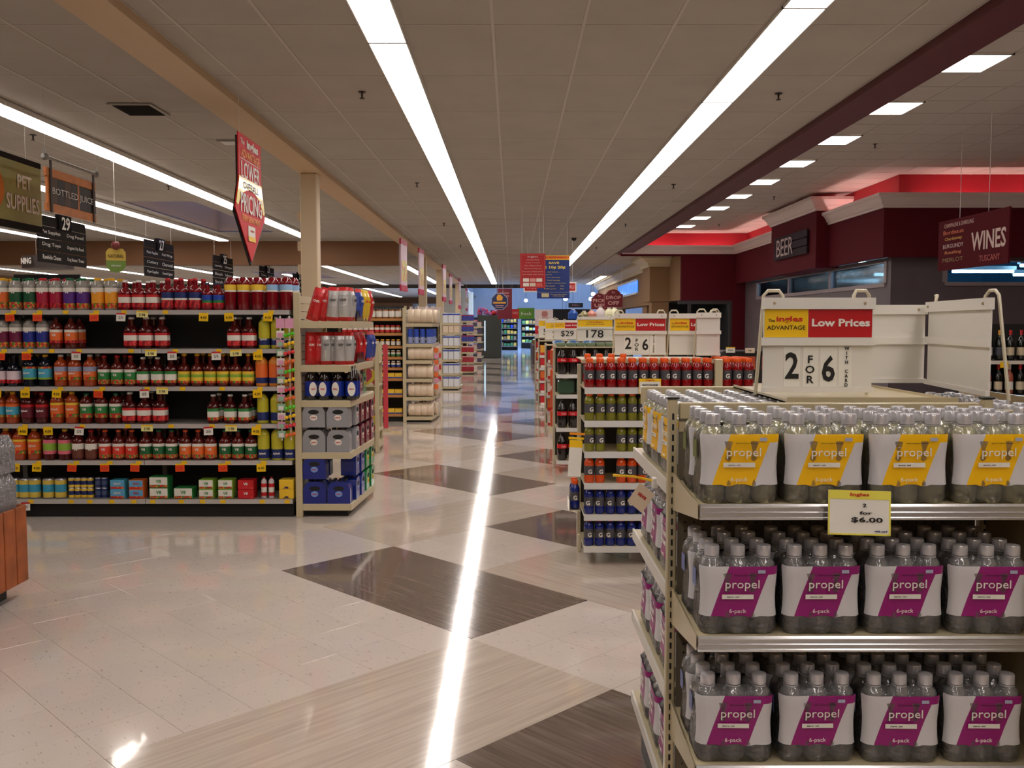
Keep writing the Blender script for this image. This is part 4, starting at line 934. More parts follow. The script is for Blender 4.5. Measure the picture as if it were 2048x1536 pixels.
for (y, yy) in ((22.25, 'third'), (29.35, 'fourth'), (36.6, 'fifth')):
    shelving('aisle_shelving', f'tall beige gondola that ends at the {yy} endcap of the walkway', 'shelving', -8.0, -1.82, y, .46, [1.6, 1.25, .9, .5, .15], height=1.85, two=True, posts=2)
# low rack between the first two gondolas, seen past the soda endcap
lr = root('magazine_rack', (-1.70, 11.3, 0), 0, 'low beige end frame with magazines past the soda endcap', 'shelving')
part('upright', MB().cbox(0, .05, 0, .04, 0, 1.38, .004), BEIGE, lr); part('upright', MB().cbox(-.6, -.55, 0, .04, 0, 1.38, .004), BEIGE, lr)
part('back_panel', bx(-.58, .02, .5, .52, 0, 1.36), BEIGE, lr); part('base', bx(-.6, .04, .02, .5, .05, .12), BEIGE, lr)
for i, z in enumerate((1.1, .82, .52, .25)): part('shelf', bx(-.58, .03, .04, .5, z, z + .02), BEIGE, lr)
MG = [printed('magazine one', (200, 60, 70), (220, 190, 120), (120, 90, 130), 16), printed('magazine two', (210, 190, 60), (180, 60, 80), (230, 220, 210), 16)]
for i, z in enumerate((1.12, .84, .54, .27)):
    for j in range(3):
        t = root('magazine', (-1.75 - .19 * j, 11.42, z + .001), 0, f'glossy magazine, {nth(j)} from the post on the {nth(i)} tier of the low rack', 'magazine', 'magazines on the low rack')
        part('cover', bx(-.08, .08, 0, .006, 0, .2), MG[(i + j) % 2], t); part('pages', bx(-.078, .078, .006, .012, .002, .198), W_, t)
rb = root('red_banner_strip', (-1.87, 13.5, 0), 0, 'narrow red vertical strip standing before the jar shelves', 'banner')
part('strip', bx(-.035, .035, 0, .02, .06, 1.3), mat('faded red', (196, 60, 72), .5), rb); part('foot', bx(-.06, .06, -.05, .08, 0, .03), BEIGE, rb); part('pole', bx(-.008, .008, .02, .03, .03, 1.3), GREYW, rb)

# wooden bin with shrink-wrapped water at the picture's left edge
WD = mat('orange brown wood', (158, 84, 40), .55, noise=.3, nscale=6)
wb = root('wooden_bin', (-3.45, 4.75, 0), 0, 'orange-brown slatted wooden display bin on a black base', 'display bin')
part('base', MB().box(-.5, .5, -.45, .5, 0, .09), BLACK, wb); part('bumper', MB().cbox(-.58, .58, -.55, .54, .085, .125, .006), BLACK, wb)
for i in range(9):
    y = -.54 + .122 * i
    part('slat', MB().cbox(.585, .607, y, y + .112, .10, .545, .004), WD, wb)
for i in range(10):
    x = -.6 + .12 * i
    part('slat', MB().cbox(x, x + .112, .55, .572, .10, .545, .004), WD, wb); part('slat', MB().cbox(x, x + .112, -.572, -.55, .10, .545, .004), WD, wb)
part('deck', bx(-.58, .58, -.54, .54, .50, .525), WD, wb)
WATER = clear('water bottle plastic', (215, 226, 238), .25, bumpy=.6, milky=.5); LBLUE = mat('water label navy', (34, 44, 84), .4)
def case_kit():
    kit = []; me = MB().lathe([(.026, 0), (.032, .01), (.032, .15), (.014, .19), (.014, .2), (.016, .2), (.016, .212)], 8).mesh('bottle', WATER); lb = band(.0328, .06, .12, [(1, LBLUE)], 8)
    for i in range(4):
        for j in range(5): kit.append(('bottle', me, (-.1 + .066 * i, -.135 + .066 * j, .001), [('label', lb, (0, 0, 0))]))
    kit.append(('film', MB().loft([[(-.14, -.175, 0), (.135, -.175, 0), (.135, .17, 0), (-.14, .17, 0)], [(-.142, -.177, .15), (.137, -.177, .15), (.137, .172, .15), (-.142, .172, .15)], [(-.12, -.155, .216), (.115, -.155, .216), (.115, .15, .216), (-.12, .15, .216)]]).mesh('film', clear('crinkled film', (232, 234, 240), .3, bumpy=1.0, milky=.25)), (0, 0, 0), []))
    return kit
CASE = case_kit(); n = 0
for lv in range(2):
    for i in range(2):
        for j in range(3):
            place(CASE, 'water_case', (-3.02 - .3 * i, 5.10 - .355 * j, .527 + .219 * lv), 0, f'shrink-wrapped case of water bottles in the wooden bin, {nth(n)} counted from its aisle corner up', 'drinks case', 'water cases on the wooden bin'); n += 1

# ------------------------------------------------------------------ price sign holder for the tops of the racks
def sign_holder(x, y, z, w, h, label, head='lp', num=None, rz=0.0, legs=True, tilt=0.0, group='white price sign holders on the rack tops'):
    t = root('price_sign_holder', (x, y, z), rz, label, 'sign', group)
    z0 = .012; zt = h
    part('board', bx(-w / 2, w / 2, -.001, .004, z0, zt), mat('sign board', (222, 218, 210), .45), t)
    RM = mat('sign rail', (226, 222, 214), .35)
    part('top_rail', MB().prismy([(-w / 2 - .004, zt - h * .115), (w / 2 + .004, zt - h * .115), (w / 2 + .004, zt), (-w / 2 - .004, zt)], -.012, .008), RM, t)
    part('middle_rail', bx(-w / 2 - .006, w / 2 + .006, -.012, -.001, h * .5 + .005, h * .5 + .03 * h / .31), RM, t)
    part('bottom_rail', bx(-w / 2 - .004, w / 2 + .004, -.010, -.001, z0, z0 + .016), RM, t)
    for sx in (-1, 1):
        part('clip', MB().ball((sx * (w / 2 - .03), -.013, zt - h * .055), .005, 6, 4), mat('clip tan', (170, 150, 120), .5), t)
    if head:
        a, b = h * .5 + .03 * h / .31, zt - h * .115
        hc = part('header_card', bx(-w / 2 + .003, (-w / 2 + w * .405) if head == 'lp' else w / 2 - .003, -.003, -.001, a + .001, b - .001), YEL, t)
        cx = -w / 2 + w * .205 if head == 'lp' else 0; k = 1 if head == 'lp' else 1.5
        text('ingles', REDINK, hc, (cx + w * .03, -.004, a + (b - a) * .63), w=w * .24 * k, h=(b - a) * .24, bold=.03)
        text('The', INK, hc, (cx - w * .135 * k, -.004, a + (b - a) * .60), w=w * .06 * k, h=(b - a) * .11)
        text('ADVANTAGE', INK, hc, (cx, -.004, a + (b - a) * .35), w=w * .35 * k, h=(b - a) * .15)
        if head == 'lp':
            rc = part('header_card', bx(-w / 2 + w * .41, w / 2 - .003, -.003, -.001, a + .001, b - .001), RED, t)
            text('Low Prices', WINK, rc, (w * .205, -.004, (a + b) / 2 + .002), w=w * .53, h=(b - a) * .27, bold=.03)
    if num:
        zc = z0 + .016 + (h * .5 - z0 - .02) * .56; nh = h * .27
        if num == '2FOR6':
            for i, (xx, ww) in enumerate(((-.235, .15), (-.065, .14), (.1, .15), (.255, .12))):
                part('number_card', bx(w * xx - w * ww / 2, w * xx + w * ww / 2, -.0025, -.001, z0 + .018, h * .5), mat('number card', (232, 230, 220), .5), t)
            text('2', INK, t, (-w * .235, -.004, zc), w=w * .125, h=nh, bold=.02); text('6', INK, t, (w * .1, -.004, zc - nh * .12), w=w * .12, h=nh, bold=.02)
            text('F\nO\nR', INK, t, (-w * .07, -.004, zc - nh * .15), w=w * .085, h=nh * 1.05, bold=.02)
            text('W\nI\nT\nH\n\nC\nA\nR\nD', INK, t, (w * .265, -.004, zc - nh * .05), w=w * .045, h=nh * 1.5, bold=.02)
        else: text(num, INK, t, (0, -.004, zc), w=w * .165 * max(1, len(num)), h=nh * 1.15, bold=.01)
    if legs:
        for sx in (-1, 1):
            x0 = sx * (w / 2 - .005); s = -sx
            part('leg', MB().tube([(x0 + s * .055, -.0, zt - .03), (x0 + s * .055, .004, zt + .006), (x0 + s * .045, .012, zt + .022), (x0 + s * .012, .016, zt + .022), (x0, .022, zt + .008), (x0 - s * .012, .055, .0)], .0055, 6), CREAM, t)
    return t

# ------------------------------------------------------------------ foreground island with flavoured water
XP0, XP1, YP = .455, 1.345, 2.585
ZT = 1.365
isl = root('display_island', (0, 0, 0), 0, 'beige steel display island filled with flavoured water packs, closest of the walkway row', 'shelving')
BD = mat('island enamel', (190, 176, 142), .38, coat=.25)
for x, y in ((XP0, YP), (XP1, YP), (.895, 3.36)):
    if True:
        u = part('upright', MB().cbox(x - .013, x + .013, y - .014, y + .014, 0, 1.388 if y == YP else 1.33, .003), BD, isl)
        m = MB()
        for k in range(42): m.box(x - .003, x + .003, y - .0146, y - .0138, .1 + .03 * k, .118 + .03 * k)
        part('slot_strip', m, DARK, u)['kind'] = 'stuff'
        part('upright_cap', MB().cbox(x - .018, x + .018, y - .016, y + .016, 1.388 if y == YP else 1.33, 1.394 if y == YP else 1.336, .002), BLACK, u)
# perforated front panel with its holes
pm = MB().box(XP0 + .02, XP1 - .02, YP + .002, YP + .012, .05, ZT)
part('peg_panel', pm, mat('panel brown grey', (112, 102, 84), .55), isl)
hm = MB()
for i in range(32):
    for j in range(44): 
        x = XP0 + .04 + .0254 * i; z = .12 + .0254 * j
        if x < XP1 - .03 and z < 1.18: hm.box(x - .0025, x + .0025, YP + .0005, YP + .0019, z - .0025, z + .0025)
part('peg_holes', hm, BLACK, isl)['kind'] = 'stuff'
part('top_rail', MB().cbox(XP0 + .02, XP1 - .02, YP - .004, YP + .02, ZT - .035, ZT + .012, .003).box(XP0 + .02, XP1 - .02, YP - .001, YP + .004, ZT - .07, ZT - .042), BD, isl)
part('top_tray', MB().box(.80, 1.30, 2.66, 3.3, ZT + .0045, ZT + .009).box(.8, 1.3, 2.655, 2.66, ZT + .0045, ZT + .022).box(.8, .805, 2.66, 3.3, ZT + .0045, ZT + .016).box(1.295, 1.3, 2.66, 3.3, ZT + .0045, ZT + .016), BD, isl)
part('rear_rail', MB().cbox(XP0 + .02, XP1 - .02, 3.34, 3.37, ZT - .06, ZT + .006, .003), BD, isl)
part('core', bx(.88, .91, 2.62, 3.33, .05, ZT - .01), mat('panel brown grey', (112, 102, 84), .55), isl)
part('side_rail', MB().cbox(XP1 + .0, XP1 + .30, 2.60, 2.62, ZT - .06, ZT - .01, .003).box(XP1 + .29, XP1 + .30, 2.3, 3.34, ZT - .035, ZT + .004), BD, isl)
part('base', bx(XP0 + .03, XP1 - .03, 2.25, 3.34, 0, .1), BLACK, isl)
part('side_panel', MB().cbox(XP1 - .002, XP1 + .014, 1.9, YP - .02, .04, 1.345, .003), BD, isl)
ZFR = [1.158, .829, .50, .17]; YL = 2.215
for z in ZFR:
    s = part('shelf', MB().box(XP0 + .004, XP1 - .004, YL, YP - .016, z - .012, z), BD, isl)
    for x in (XP0 + .001, XP1 - .005):
        part('bracket', MB().quad([(x, YL + .002, z - .036), (x, YP - .016, z - .085), (x, YP - .016, z + .022), (x, YL + .06, z + .003), (x, YL + .002, z + .003)]).quad([(x + .004, YL + .002, z - .036), (x + .004, YL + .002, z + .003), (x + .004, YL + .06, z + .003), (x + .004, YP - .016, z + .022), (x + .004, YP - .016, z - .085)]), BD, s)
    prof = [(YL, z + .002), (YL - .004, z + .003), (YL - .009, z - .002), (YL - .007, z - .006), (YL - .007, z - .015), (YL - .009, z - .017), (YL - .007, z - .019), (YL - .007, z - .0275), (YL - .010, z - .030), (YL - .009, z - .035), (YL, z - .036)]
    part('price_channel', MB().loft([[(XP0 + .004, y, zz) for y, zz in prof], [(XP1 - .004, y, zz) for y, zz in prof]]), SILVER, s)
ZSI = [1.147, .845, .542, .235]
for z in ZSI:
    for sg, xa, xb in ((-1, XP0 - .004, .875), (1, .915, XP1 + .30 if z > 1 else XP1 + .012)):
        s = part('side_shelf', bx(xa, xb, 2.61, 3.33, z - .012, z), BD, isl)
        xl = xa if sg < 0 else xb
        part('price_channel', bx(min(xl, xl + sg * .007), max(xl, xl + sg * .007), 2.61, 3.33, z - .036, z + .003), GREYW, s)

# flavoured water six-packs
PET = clear('clear bottle', (236, 234, 234), .2, rough=.06, bumpy=.35, milky=.22)
PETY = clear('clear bottle pale yellow', (238, 232, 190), .2, rough=.06, bumpy=.35, milky=.42)
FILM = clear('shrink film', (246, 246, 246), .14, bumpy=1.0, rough=.14, milky=.05)
CAPC = clear('clear sports cap', (232, 230, 236), .3, milky=.75)
def wrap_mat(name, ink):
    """white shrink label with a slanting panel of ink printed on it"""
    m = bpy.data.materials.new(name); m.use_nodes = True; nt = m.node_tree; b = nt.nodes['Principled BSDF']; b.inputs['Roughness'].default_value = .35
    tc = nt.nodes.new('ShaderNodeTexCoord'); sp = nt.nodes.new('ShaderNodeSeparateXYZ'); nt.links.new(tc.outputs['Object'], sp.inputs[0])
    def M(op, a, b_=None):
        n = nt.nodes.new('ShaderNodeMath'); n.operation = op
        for i, v in enumerate((a, b_)):
            if v is None: continue
            if isinstance(v, (int, float)): n.inputs[i].default_value = v
            else: nt.links.new(v, n.inputs[i])
        return n.outputs[0]
    xs = M('SUBTRACT', sp.outputs[0], M('MULTIPLY', M('SUBTRACT', sp.outputs[2], .1), .36))
    panel = M('MULTIPLY', M('LESS_THAN', M('ABSOLUTE', M('ADD', xs, .000)), .052), M('LESS_THAN', sp.outputs[1], -.02))
    top = M('MULTIPLY', M('MULTIPLY', M('GREATER_THAN', sp.outputs[2], .148), M('GREATER_THAN', sp.outputs[0], .02)), M('LESS_THAN', sp.outputs[1], -.02))
    fac = M('MAXIMUM', panel, top)
    mx = nt.nodes.new('ShaderNodeMix'); mx.data_type = 'RGBA'; mx.inputs[6].default_value = (*lin((208, 206, 208)), 1); mx.inputs[7].default_value = (*lin(ink), 1)
    nt.links.new(fac, mx.inputs[0]); nt.links.new(mx.outputs[2], b.inputs['Base Color'])
    _M[name] = m; return m
WY = wrap_mat('yellow printed wrap', (246, 190, 6)); WP = wrap_mat('purple printed wrap', (148, 24, 112))
def water_pack(body, wrap, ink2, nut):
    r = .0318; kit = []
    me = MB().lathe([(.018, .003), (.026, 0), (.0305, .008), (r, .02), (r * .97, .045), (r * .90, .075), (r * .88, .095), (r * .93, .115), (r, .14), (r * .99, .160), (r * .84, .175), (r * .56, .185), (.0155, .188), (.0155, .194)], 14).mesh('bottle', body)
    cp = MB().lathe([(.0182, .190), (.0187, .192), (.0187, .210), (.0172, .2145), (.010, .216)], 12)
    for k in range(12):
        pass
    cp = cp.mesh('cap', CAPC)
    nk = MB().lathe([(.0190, .1855), (.0190, .188)], 12).mesh('neck_ring', CAPC)
    for j in (-1, 1):
        for i in (-1, 0, 1): kit.append(('bottle', me, (i * .0645, j * .0325, 0), [('cap', cp, (0, 0, 0)), ('neck_ring', nk, (0, 0, 0))]))
    def loop(z, g, bow):
        out = []; w, d = .0963 + g, .0643 + g; R = .026
        for cx, cy, a0 in ((w - R, d - R, 0), (-w + R, d - R, 90), (-w + R, -d + R, 180), (w - R, -d + R, 270)):
            for k in range(4):
                a = math.radians(a0 + 30 * k); out.append((cx + (R - bow) * math.cos(a), cy + (R - bow) * math.sin(a), z))
        return out
    # label: wrapped round front and sides, open at the back of its ends
    rings = []
    for z, bow in ((.045, .001), (.064, .003), (.088, .0042), (.108, .0042), (.134, .002), (.163, -.0002), (.168, .001)):
        L = loop(z, .0014, bow); L = [L[i] for i in (8, 9, 10, 11, 12, 13, 14, 15)]
        L = [(x, y, z) for x, y, _ in L]
        a, b = L[0], L[-1]
        full = [L[0], L[1], L[2], L[3]]
        for k in range(1, 7):
            t = k / 7; x = L[3][0] * (1 - t) + L[4][0] * t
            wav = -.0016 * math.cos(x / .0645 * 2 * PI)
            full.append((x, L[3][1] + wav * (1 if z < .055 else .5), z + (.004 * math.cos(x / .0645 * 2 * PI) if z < .055 else 0)))
        full += [L[4], L[5], L[6], L[7]]
        rings.append(full)
    lab = MB().loft(rings, 0, close=False, sm=True, caps=False).mesh('label', wrap)
    yf = -.0688
    subs = [('lettering', lettered('propel', W_ if ink2 is None else ink2, w=.084, h=.027), (.005, yf + .001, .122)),
            ('lettering', lettered('electrolyte water', INK, w=.055, h=.004), (.012, yf, .1465)),
            ('claims_strip', MB().box(-.045, .012, -.0006, 0, -.0055, .0055).box(.012, .033, -.0009, 0, -.0055, .0055).mesh('claims_strip', W_), (.0, yf + .0022, .094)),
            ('lettering', lettered('zero cal', INK, w=.03, h=.003), (-.018, yf + .0012, .094)),
            ('lettering', lettered('6-pack', WINK, w=.042, h=.013), (-.006, yf - .0002, .058)),
            ('corner_badge', MB().box(-.009, .009, -.0006, 0, -.004, .004).mesh('corner_badge', mat('badge lilac', (170, 176, 200), .4)), (.052, yf, .156))]
    kit.append(('label', lab, (0, 0, 0), subs))
    fr = [loop(z, g, b) for z, g, b in ((.002, .0006, .006), (.012, .0006, 0), (.04, .0006, .001), (.085, .0006, .0052), (.12, .0006, .003), (.15, .0006, .0002), (.166, .0006, .004), (.182, -.004, .012), (.187, -.012, .016))]
    kit.append(('shrink_film', MB().loft(fr, 0, sm=True, caps=False).mesh('shrink_film', FILM), (0, 0, 0), []))
    kit.append(('nutrition_panel', MB().box(-.0006, 0, -.02, .02, -.022, .022).mesh('nutrition_panel', nut), (-.0985, .012, .125), []))
    return kit
PKY = water_pack(PETY, WY, None, mat('nutrition olive', (110, 116, 60), .5)); PKP = water_pack(PET, WP, None, mat('nutrition blue', (110, 120, 170), .5))
def wpack(kit, x, y, z, rz, label, group):
    place(kit, 'water_pack', (x, y, z + .0012), rz + random.uniform(-.03, .03), label, 'drinks pack', group, sc=(1.0, 1.0, 1.02))
FL = {0: (PKY, 'yellow-labelled'), 1: (PKP, 'purple-labelled'), 2: (PKP, 'purple-labelled'), 3: (PKP, 'purple-labelled')}
tier = ('top', 'second', 'third', 'lowest')
for si, z in enumerate(ZFR[:3]):
    kit, d = FL[si]
    for i in range(4):
        for j in range(2):
            wpack(kit, XP0 + .108 + .2085 * i + (.0 if j else random.uniform(-.003, .003)), YL + .078 + .140 * j + (.0 if j else random.uniform(-.003, .003)), z, 0, f'{d} six-pack of clear water bottles, {nth(i)} in the {("front", "rear")[j]} row, {tier[si]} front shelf', f'water packs on the {tier[si]} front shelf')
for si, z in enumerate(ZSI):
    kit, d = FL[si]
    for i in range(3):
        for j in range(3 if si == 0 else 1):
            wpack(kit, XP0 + .071 + .136 * j, 2.735 + .212 * i, z, -PI / 2, f'{d} water pack facing the walkway, {nth(i)} back, {nth(j)} deep on the {tier[si]} side shelf', f'water packs on the {tier[si]} side shelf')
for i in range(4):
    wpack(PKY, XP1 + .12, 2.42 + .212 * i if i else 2.46, ZSI[0], PI / 2, f'yellow-labelled water pack on the wine-shop side of the island, {nth(i)} back', 'water packs on the far side shelf') if i else None
# hanging cards of the island
def card(name, x, y, z, w, h, label, lines, rx=0, ry=0, rz=0, head=YEL, body=None, cat='price card', bordered=False, group=None):
    t = root(name, (x, y, z), rz, label, cat, group, rx, ry)
    part('card', bx(-w / 2, w / 2, -.0012, 0, -h, 0), body or W_, t)
    if head: part('header_band', bx(-w / 2, w / 2, -.002, -.0012, -h * .2, 0), head, t)
    if bordered: part('border', MB().box(-w / 2, -w / 2 + .004, -.002, -.0012, -h, -h * .2).box(w / 2 - .004, w / 2, -.002, -.0012, -h, -h * .2).box(-w / 2, w / 2, -.002, -.0012, -h, -h + .004), head, t)
    for s, m, dx, dz, ww, hh in lines: text(s, m, t, (dx * w, -.003, -dz * h), w=ww * w, h=hh * h, bold=.02)
    return t
card('price_card', at(1718, 1000, 2.2)[0], 2.199, at(1718, 979, 2.2)[2] - .002, .152, .108, 'bent white and yellow price card clipped to the top water shelf',
     [('Ingles', REDINK, 0, .1, .3, .09), ('2', INK, .08, .33, .06, .08), ('for', INK, .1, .5, .2, .07), ('$6.00', INK, .12, .66, .5, .13), ('with card', NAVYP, .34, .9, .2, .04)], rx=-.12, ry=.03, head=mat('card lemon', (232, 222, 90), .35), bordered=True)
# yellow shelf-talker arm and a hanging card at the island's walkway side
ta = root('shelf_talker', (.445, 2.80, 1.115), 0, 'thin yellow plastic arm sticking out over the walkway from the island', 'shelf talker')
part('arm', MB().tube([(0, 0, .0), (-.07, .02, .012), (-.13, .03, .014)], .004, 5), YEL, ta, (0, 0, 0))
part('clip', MB().cbox(-.012, .006, -.015, .015, -.02, .012, .002), W_, ta)
card('hanging_card', .425, 2.84, 1.085, .06, .075, 'small cream card hanging at an angle off the island side shelf', [('save', REDINK, 0, .4, .5, .15)], rz=-.5, ry=.6, head=None, body=mat('cream card', (226, 206, 180), .5))

# signs on top of the island
sign_holder(.958, 2.87, ZT + .009, .342, .308, 'price sign reading 2 for 6 with card, red header, on the water island', num='2FOR6')
sign_holder(1.30, 3.33, ZT + .009, .40, .295, 'blank white sign panel set behind the island price sign, facing the camera', head=None, legs=False)
sign_holder(1.455, 3.0, ZT + .008, .58, .305, 'blank white side-on sign panel at the wine-shop side of the water island', head=None, rz=-PI / 2 - .134)
# ------------------------------------------------------------------ racks farther along the right of the walkway
WLIP = mat('white shelf lip', (214, 212, 208), .35)
def gato_kit(body):
    h, r = .192, .0335
    b = MB().lathe([(r * .9, 0), (r, .008), (r, .05), (r * .93, .058), (r * .93, .11), (r, .118), (r * .96, .135), (r * .8, .15), (r * .6, .158), (r * .56, .166)], 12).mesh('bottle', body)
    c = MB().lathe([(r * .62, .163), (r * .68, .166), (r * .68, .186), (r * .6, .192)], 12).mesh('cap', CAPS['orange'])
    l = band(r * .985, .016, .112, [(1, mat('label pewter', (78, 76, 80), .4))], 12)
    return [('bottle', b, (0, 0, 0), []), ('cap', c, (0, 0, 0), []), ('label', l, (0, 0, 0), [('emblem', lettered('G', WINK, h=.03, bold=.03), (0, -r - .002, .075))])]
GK = {'r': (gato_kit(mat('sports drink red', (140, 12, 18), .12, coat=.5)), 'red'), 'y': (gato_kit(mat('sports drink lime', (122, 120, 34), .12, coat=.5)), 'lime yellow'),
      'o': (gato_kit(mat('sports drink orange', (214, 74, 16), .12, coat=.5)), 'orange'), 'b': (gato_kit(mat('sports drink blue', (12, 34, 120), .12, coat=.5)), 'deep blue')}
def rack(name, label, yf, x0, w, depth, zs, foot=.1, toph=None, legs=True):
    t = root(name, (x0, yf, 0), 0, label, 'shelving'); toph = toph or zs[0]
    for x in (0, w):
        u = part('leg', MB().cbox(x - .014, x + .014, depth - .03, depth, 0, toph + .02, .003), CREAM, t)
    for x in (0, w): part('leg', MB().cbox(x - .012, x + .012, .35, .38, 0, zs[-1], .003), CREAM, t)
    m = MB(); x0_ = .02
    k = 0
    while .1 + .05 * k < toph: m.box(.015, w - .015, depth - .012, depth - .006, .1 + .05 * k, .13 + .05 * k); k += 1
    part('back_panel', bx(.015, w - .015, depth - .006, depth, .1, toph), mat('rack back', (60, 56, 50), .6), t)
    for z in zs:
        s = part('shelf', MB().box(.002, w - .002, .0, depth - .03, z - .012, z), BEIGE, t)
        part('price_channel', bx(.002, w - .002, -.008, 0, z - .04, z + .002), WLIP, s)
    return t
YG = 6.0; XG = .475
ZG = [1.182, .962, .757, .548, .338, .124]
gr_ = rack('sports_drink_rack', 'beige wire rack of sports drinks with orange caps, second in the walkway row', YG, XG, .86, .46, ZG, toph=1.30)
part('right_post', MB().cbox(.86, .91, .0, .05, 0, 1.37, .004), BEIGE, gr_)
part('top_board', MB().box(-.005, .9, .2, .24, 1.335, 1.36).box(.0, .9, .24, .8, 1.352, 1.358), BEIGE, gr_)
cols = ['r', 'y', 'y', 'o', 'b', 'b']; sn = ['top', 'second', 'third', 'fourth', 'fifth', 'bottom']
for si, z in enumerate(ZG):
    kit, d = GK[cols[si]]
    for i in range(12):
        if si in (2, 3) and i == 2: continue
        place(kit, 'sports_drink', (XG + .038 + .0712 * i, YG + .042, z + .001), random.uniform(-.5, .5), f'{nth(i)} {d} sports drink bottle in the {sn[si]} shelf front row', 'bottle', f'{d} sports drinks on the {sn[si]} rack shelf')
    if si == 0:
        for i in range(12): place(kit, 'sports_drink', (XG + .04 + .0712 * i, YG + .125, z + .001), 0, f'{nth(i)} red sports drink bottle in the top shelf second row', 'bottle', 'second row of red sports drinks')
for i in range(3):
    for j in range(6):
        place(GK['r'][0], 'sports_drink', (XG + .945 + .072 * i, YG + .045 + .074 * j, ZG[0] + .001), 0, f'red sports drink bottle on the rack wing, {nth(i)} across and {nth(j)} back', 'bottle', 'red sports drinks on the rack wing')
part('wing_shelf', MB().box(.915, 1.32, 0, .46, ZG[0] - .012, ZG[0]).box(.915, 1.32, -.008, 0, ZG[0] - .045, ZG[0] + .002), BEIGE, gr_)
part('wing_post', MB().cbox(1.32, 1.35, 0, .46, 0, ZG[0] + .03, .003), BEIGE, gr_)
for i in range(9): place(GK['r'][0], 'sports_drink', (XG + .05 + .095 * i, YG + .42, 1.19 - .001 + .001), 0, f'{nth(i)} red sports drink bottle peeking over the rack top board', 'bottle', 'red sports drinks behind the top board') if i > 20 else None
for i in range(4): place(GK['r'][0], 'sports_drink', (XG + .045 + .082 * (i % 4), YG + .30, ZG[0] + .022), 0, f'{nth(i)} orange-capped red bottle in the raised third row of the rack', 'bottle', 'third row of red sports drinks')
part('riser', bx(.01, .34, .26, .34, ZG[0] + .001, ZG[0] + .021), BEIGE, gr_)
card('price_card', at(1300, 760, YG - .02)[0], YG - .02, at(1300, 757, YG)[2], .145, .1, 'white price card with yellow top on the red sports drink shelf edge', [('ingles', REDINK, 0, .1, .4, .1), ('GATORADE', INK, 0, .42, .7, .14), ('2 for 6', INK, 0, .68, .6, .12)], bordered=True)
t = card('price_placard', at(1152, 880, 5.97)[0], 5.96, at(1152, 880, 5.97)[2], .085, .24, 'tall white placard hanging off the sports drink rack corner over the walkway', [], ry=.05)
part('top_strip', MB().box(-.05, .05, -.004, .001, .005, .02).box(-.045, .055, -.003, .002, .035, .05, 1), [YEL, mat('strip amber', (240, 150, 30), .4)], t)
for i in range(2): place(GK['b'][0], 'sports_drink', (XG - .05, YG + .12 + .08 * i, [.36, .36][i]), 0, f'{nth(i)} blue sports drink bottle in the wire basket on the rack side', 'bottle', 'bottles in the side basket')
part('side_basket', MB().box(-.09, -.016, .07, .25, .345, .352).box(-.092, -.088, .07, .25, .345, .42), CREAM, gr_)
HR = .31
sign_holder(*at(1280, 712, 6.5)[:2], 1.369, .362, .305, 'price sign reading 2 for 6 on top of the sports drink rack', num='2FOR6')
sign_holder(at(1387, 712, 6.5)[0], 6.5, 1.369, .345, .305, 'price sign with empty number panel and yellow and red header on the sports drink rack', num=None)
sign_holder(at(1420, 712, 6.3)[0], 6.36, 1.369, .16, .31, 'narrow blank white sign panel standing before the empty price sign', head=None)

# cola rack
YK = 9.75; XK = .47
ZK = [1.062, .845, .488, .135]
ck = rack('cola_rack', 'beige wire rack of two-litre cola bottles, third in the walkway row', YK, XK, .86, .46, ZK, toph=1.37)
part('top_shelf', bx(0, .86, .02, .46, 1.345, 1.36), BEIGE, ck)
REDL = mat('cola label red', (206, 22, 34), .4)
CKR = cola_kit(REDL, BLACK, None, 'Cola', .30, .054)
CKR[2] = ('label', band(.0548, .13, .175, [(1, REDL)], 14), (0, 0, 0), [('lettering', lettered('Cola', WINK, w=.05), (0, -.057, .152))])
GRB = mat('green soda glass', (24, 62, 34), .12, coat=.5)
for si, z in ((0, ZK[0]), (2, ZK[2]), (3, ZK[3])):
    for i in range(7): place(CKR, 'cola_bottle', (XK + .07 + .118 * i, YK + .06, z + .001), random.uniform(-.3, .3), f'{nth(i)} two-litre cola bottle with red label, {["top", "", "middle", "bottom"][si]} row of the cola rack', 'bottle', 'cola bottles on the cola rack')
SHORT = [('pack', MB().cbox(-.09, .09, -.06, .06, 0, .16, .02).mesh('pack', mat('green multipack', (60, 84, 66), .2, coat=.5)), (0, 0, 0), []), ('handle', MB().box(-.03, .03, -.006, .006, .158, .166).mesh('handle', GREYW), (0, 0, 0), [])]
for i in range(4): place(SHORT, 'soda_pack', (XK + .11 + .2 * i, YK + .09, ZK[1] + .001), 0, f'{nth(i)} dark green soda multipack on the cola rack', 'drinks pack', 'green multipacks on the cola rack')
G2 = cola_kit(mat('label grey green', (90, 110, 90), .4), mat('cap coral', (206, 84, 60), .4), None, 'soda', .262, .052)
G2[0] = ('bottle', MB().lathe([(.042, 0), (.052, .02), (.052, .17), (.026, .22), (.015, .245)], 12).mesh('bottle', GRB), (0, 0, 0), [])
for k in range(8): part('green_tray_item', MB().cbox(.01 + .105 * k, .1 + .105 * k, .02, .2, 1.361, 1.40, .006), mat('muted green tray', (110, 128, 96), .5), ck)
sign_holder(at(1185, 687, 10.4)[0], 10.1, 1.405, .385, .275, 'price sign reading 178 under a yellow header above the cola rack', head='y', num='178')

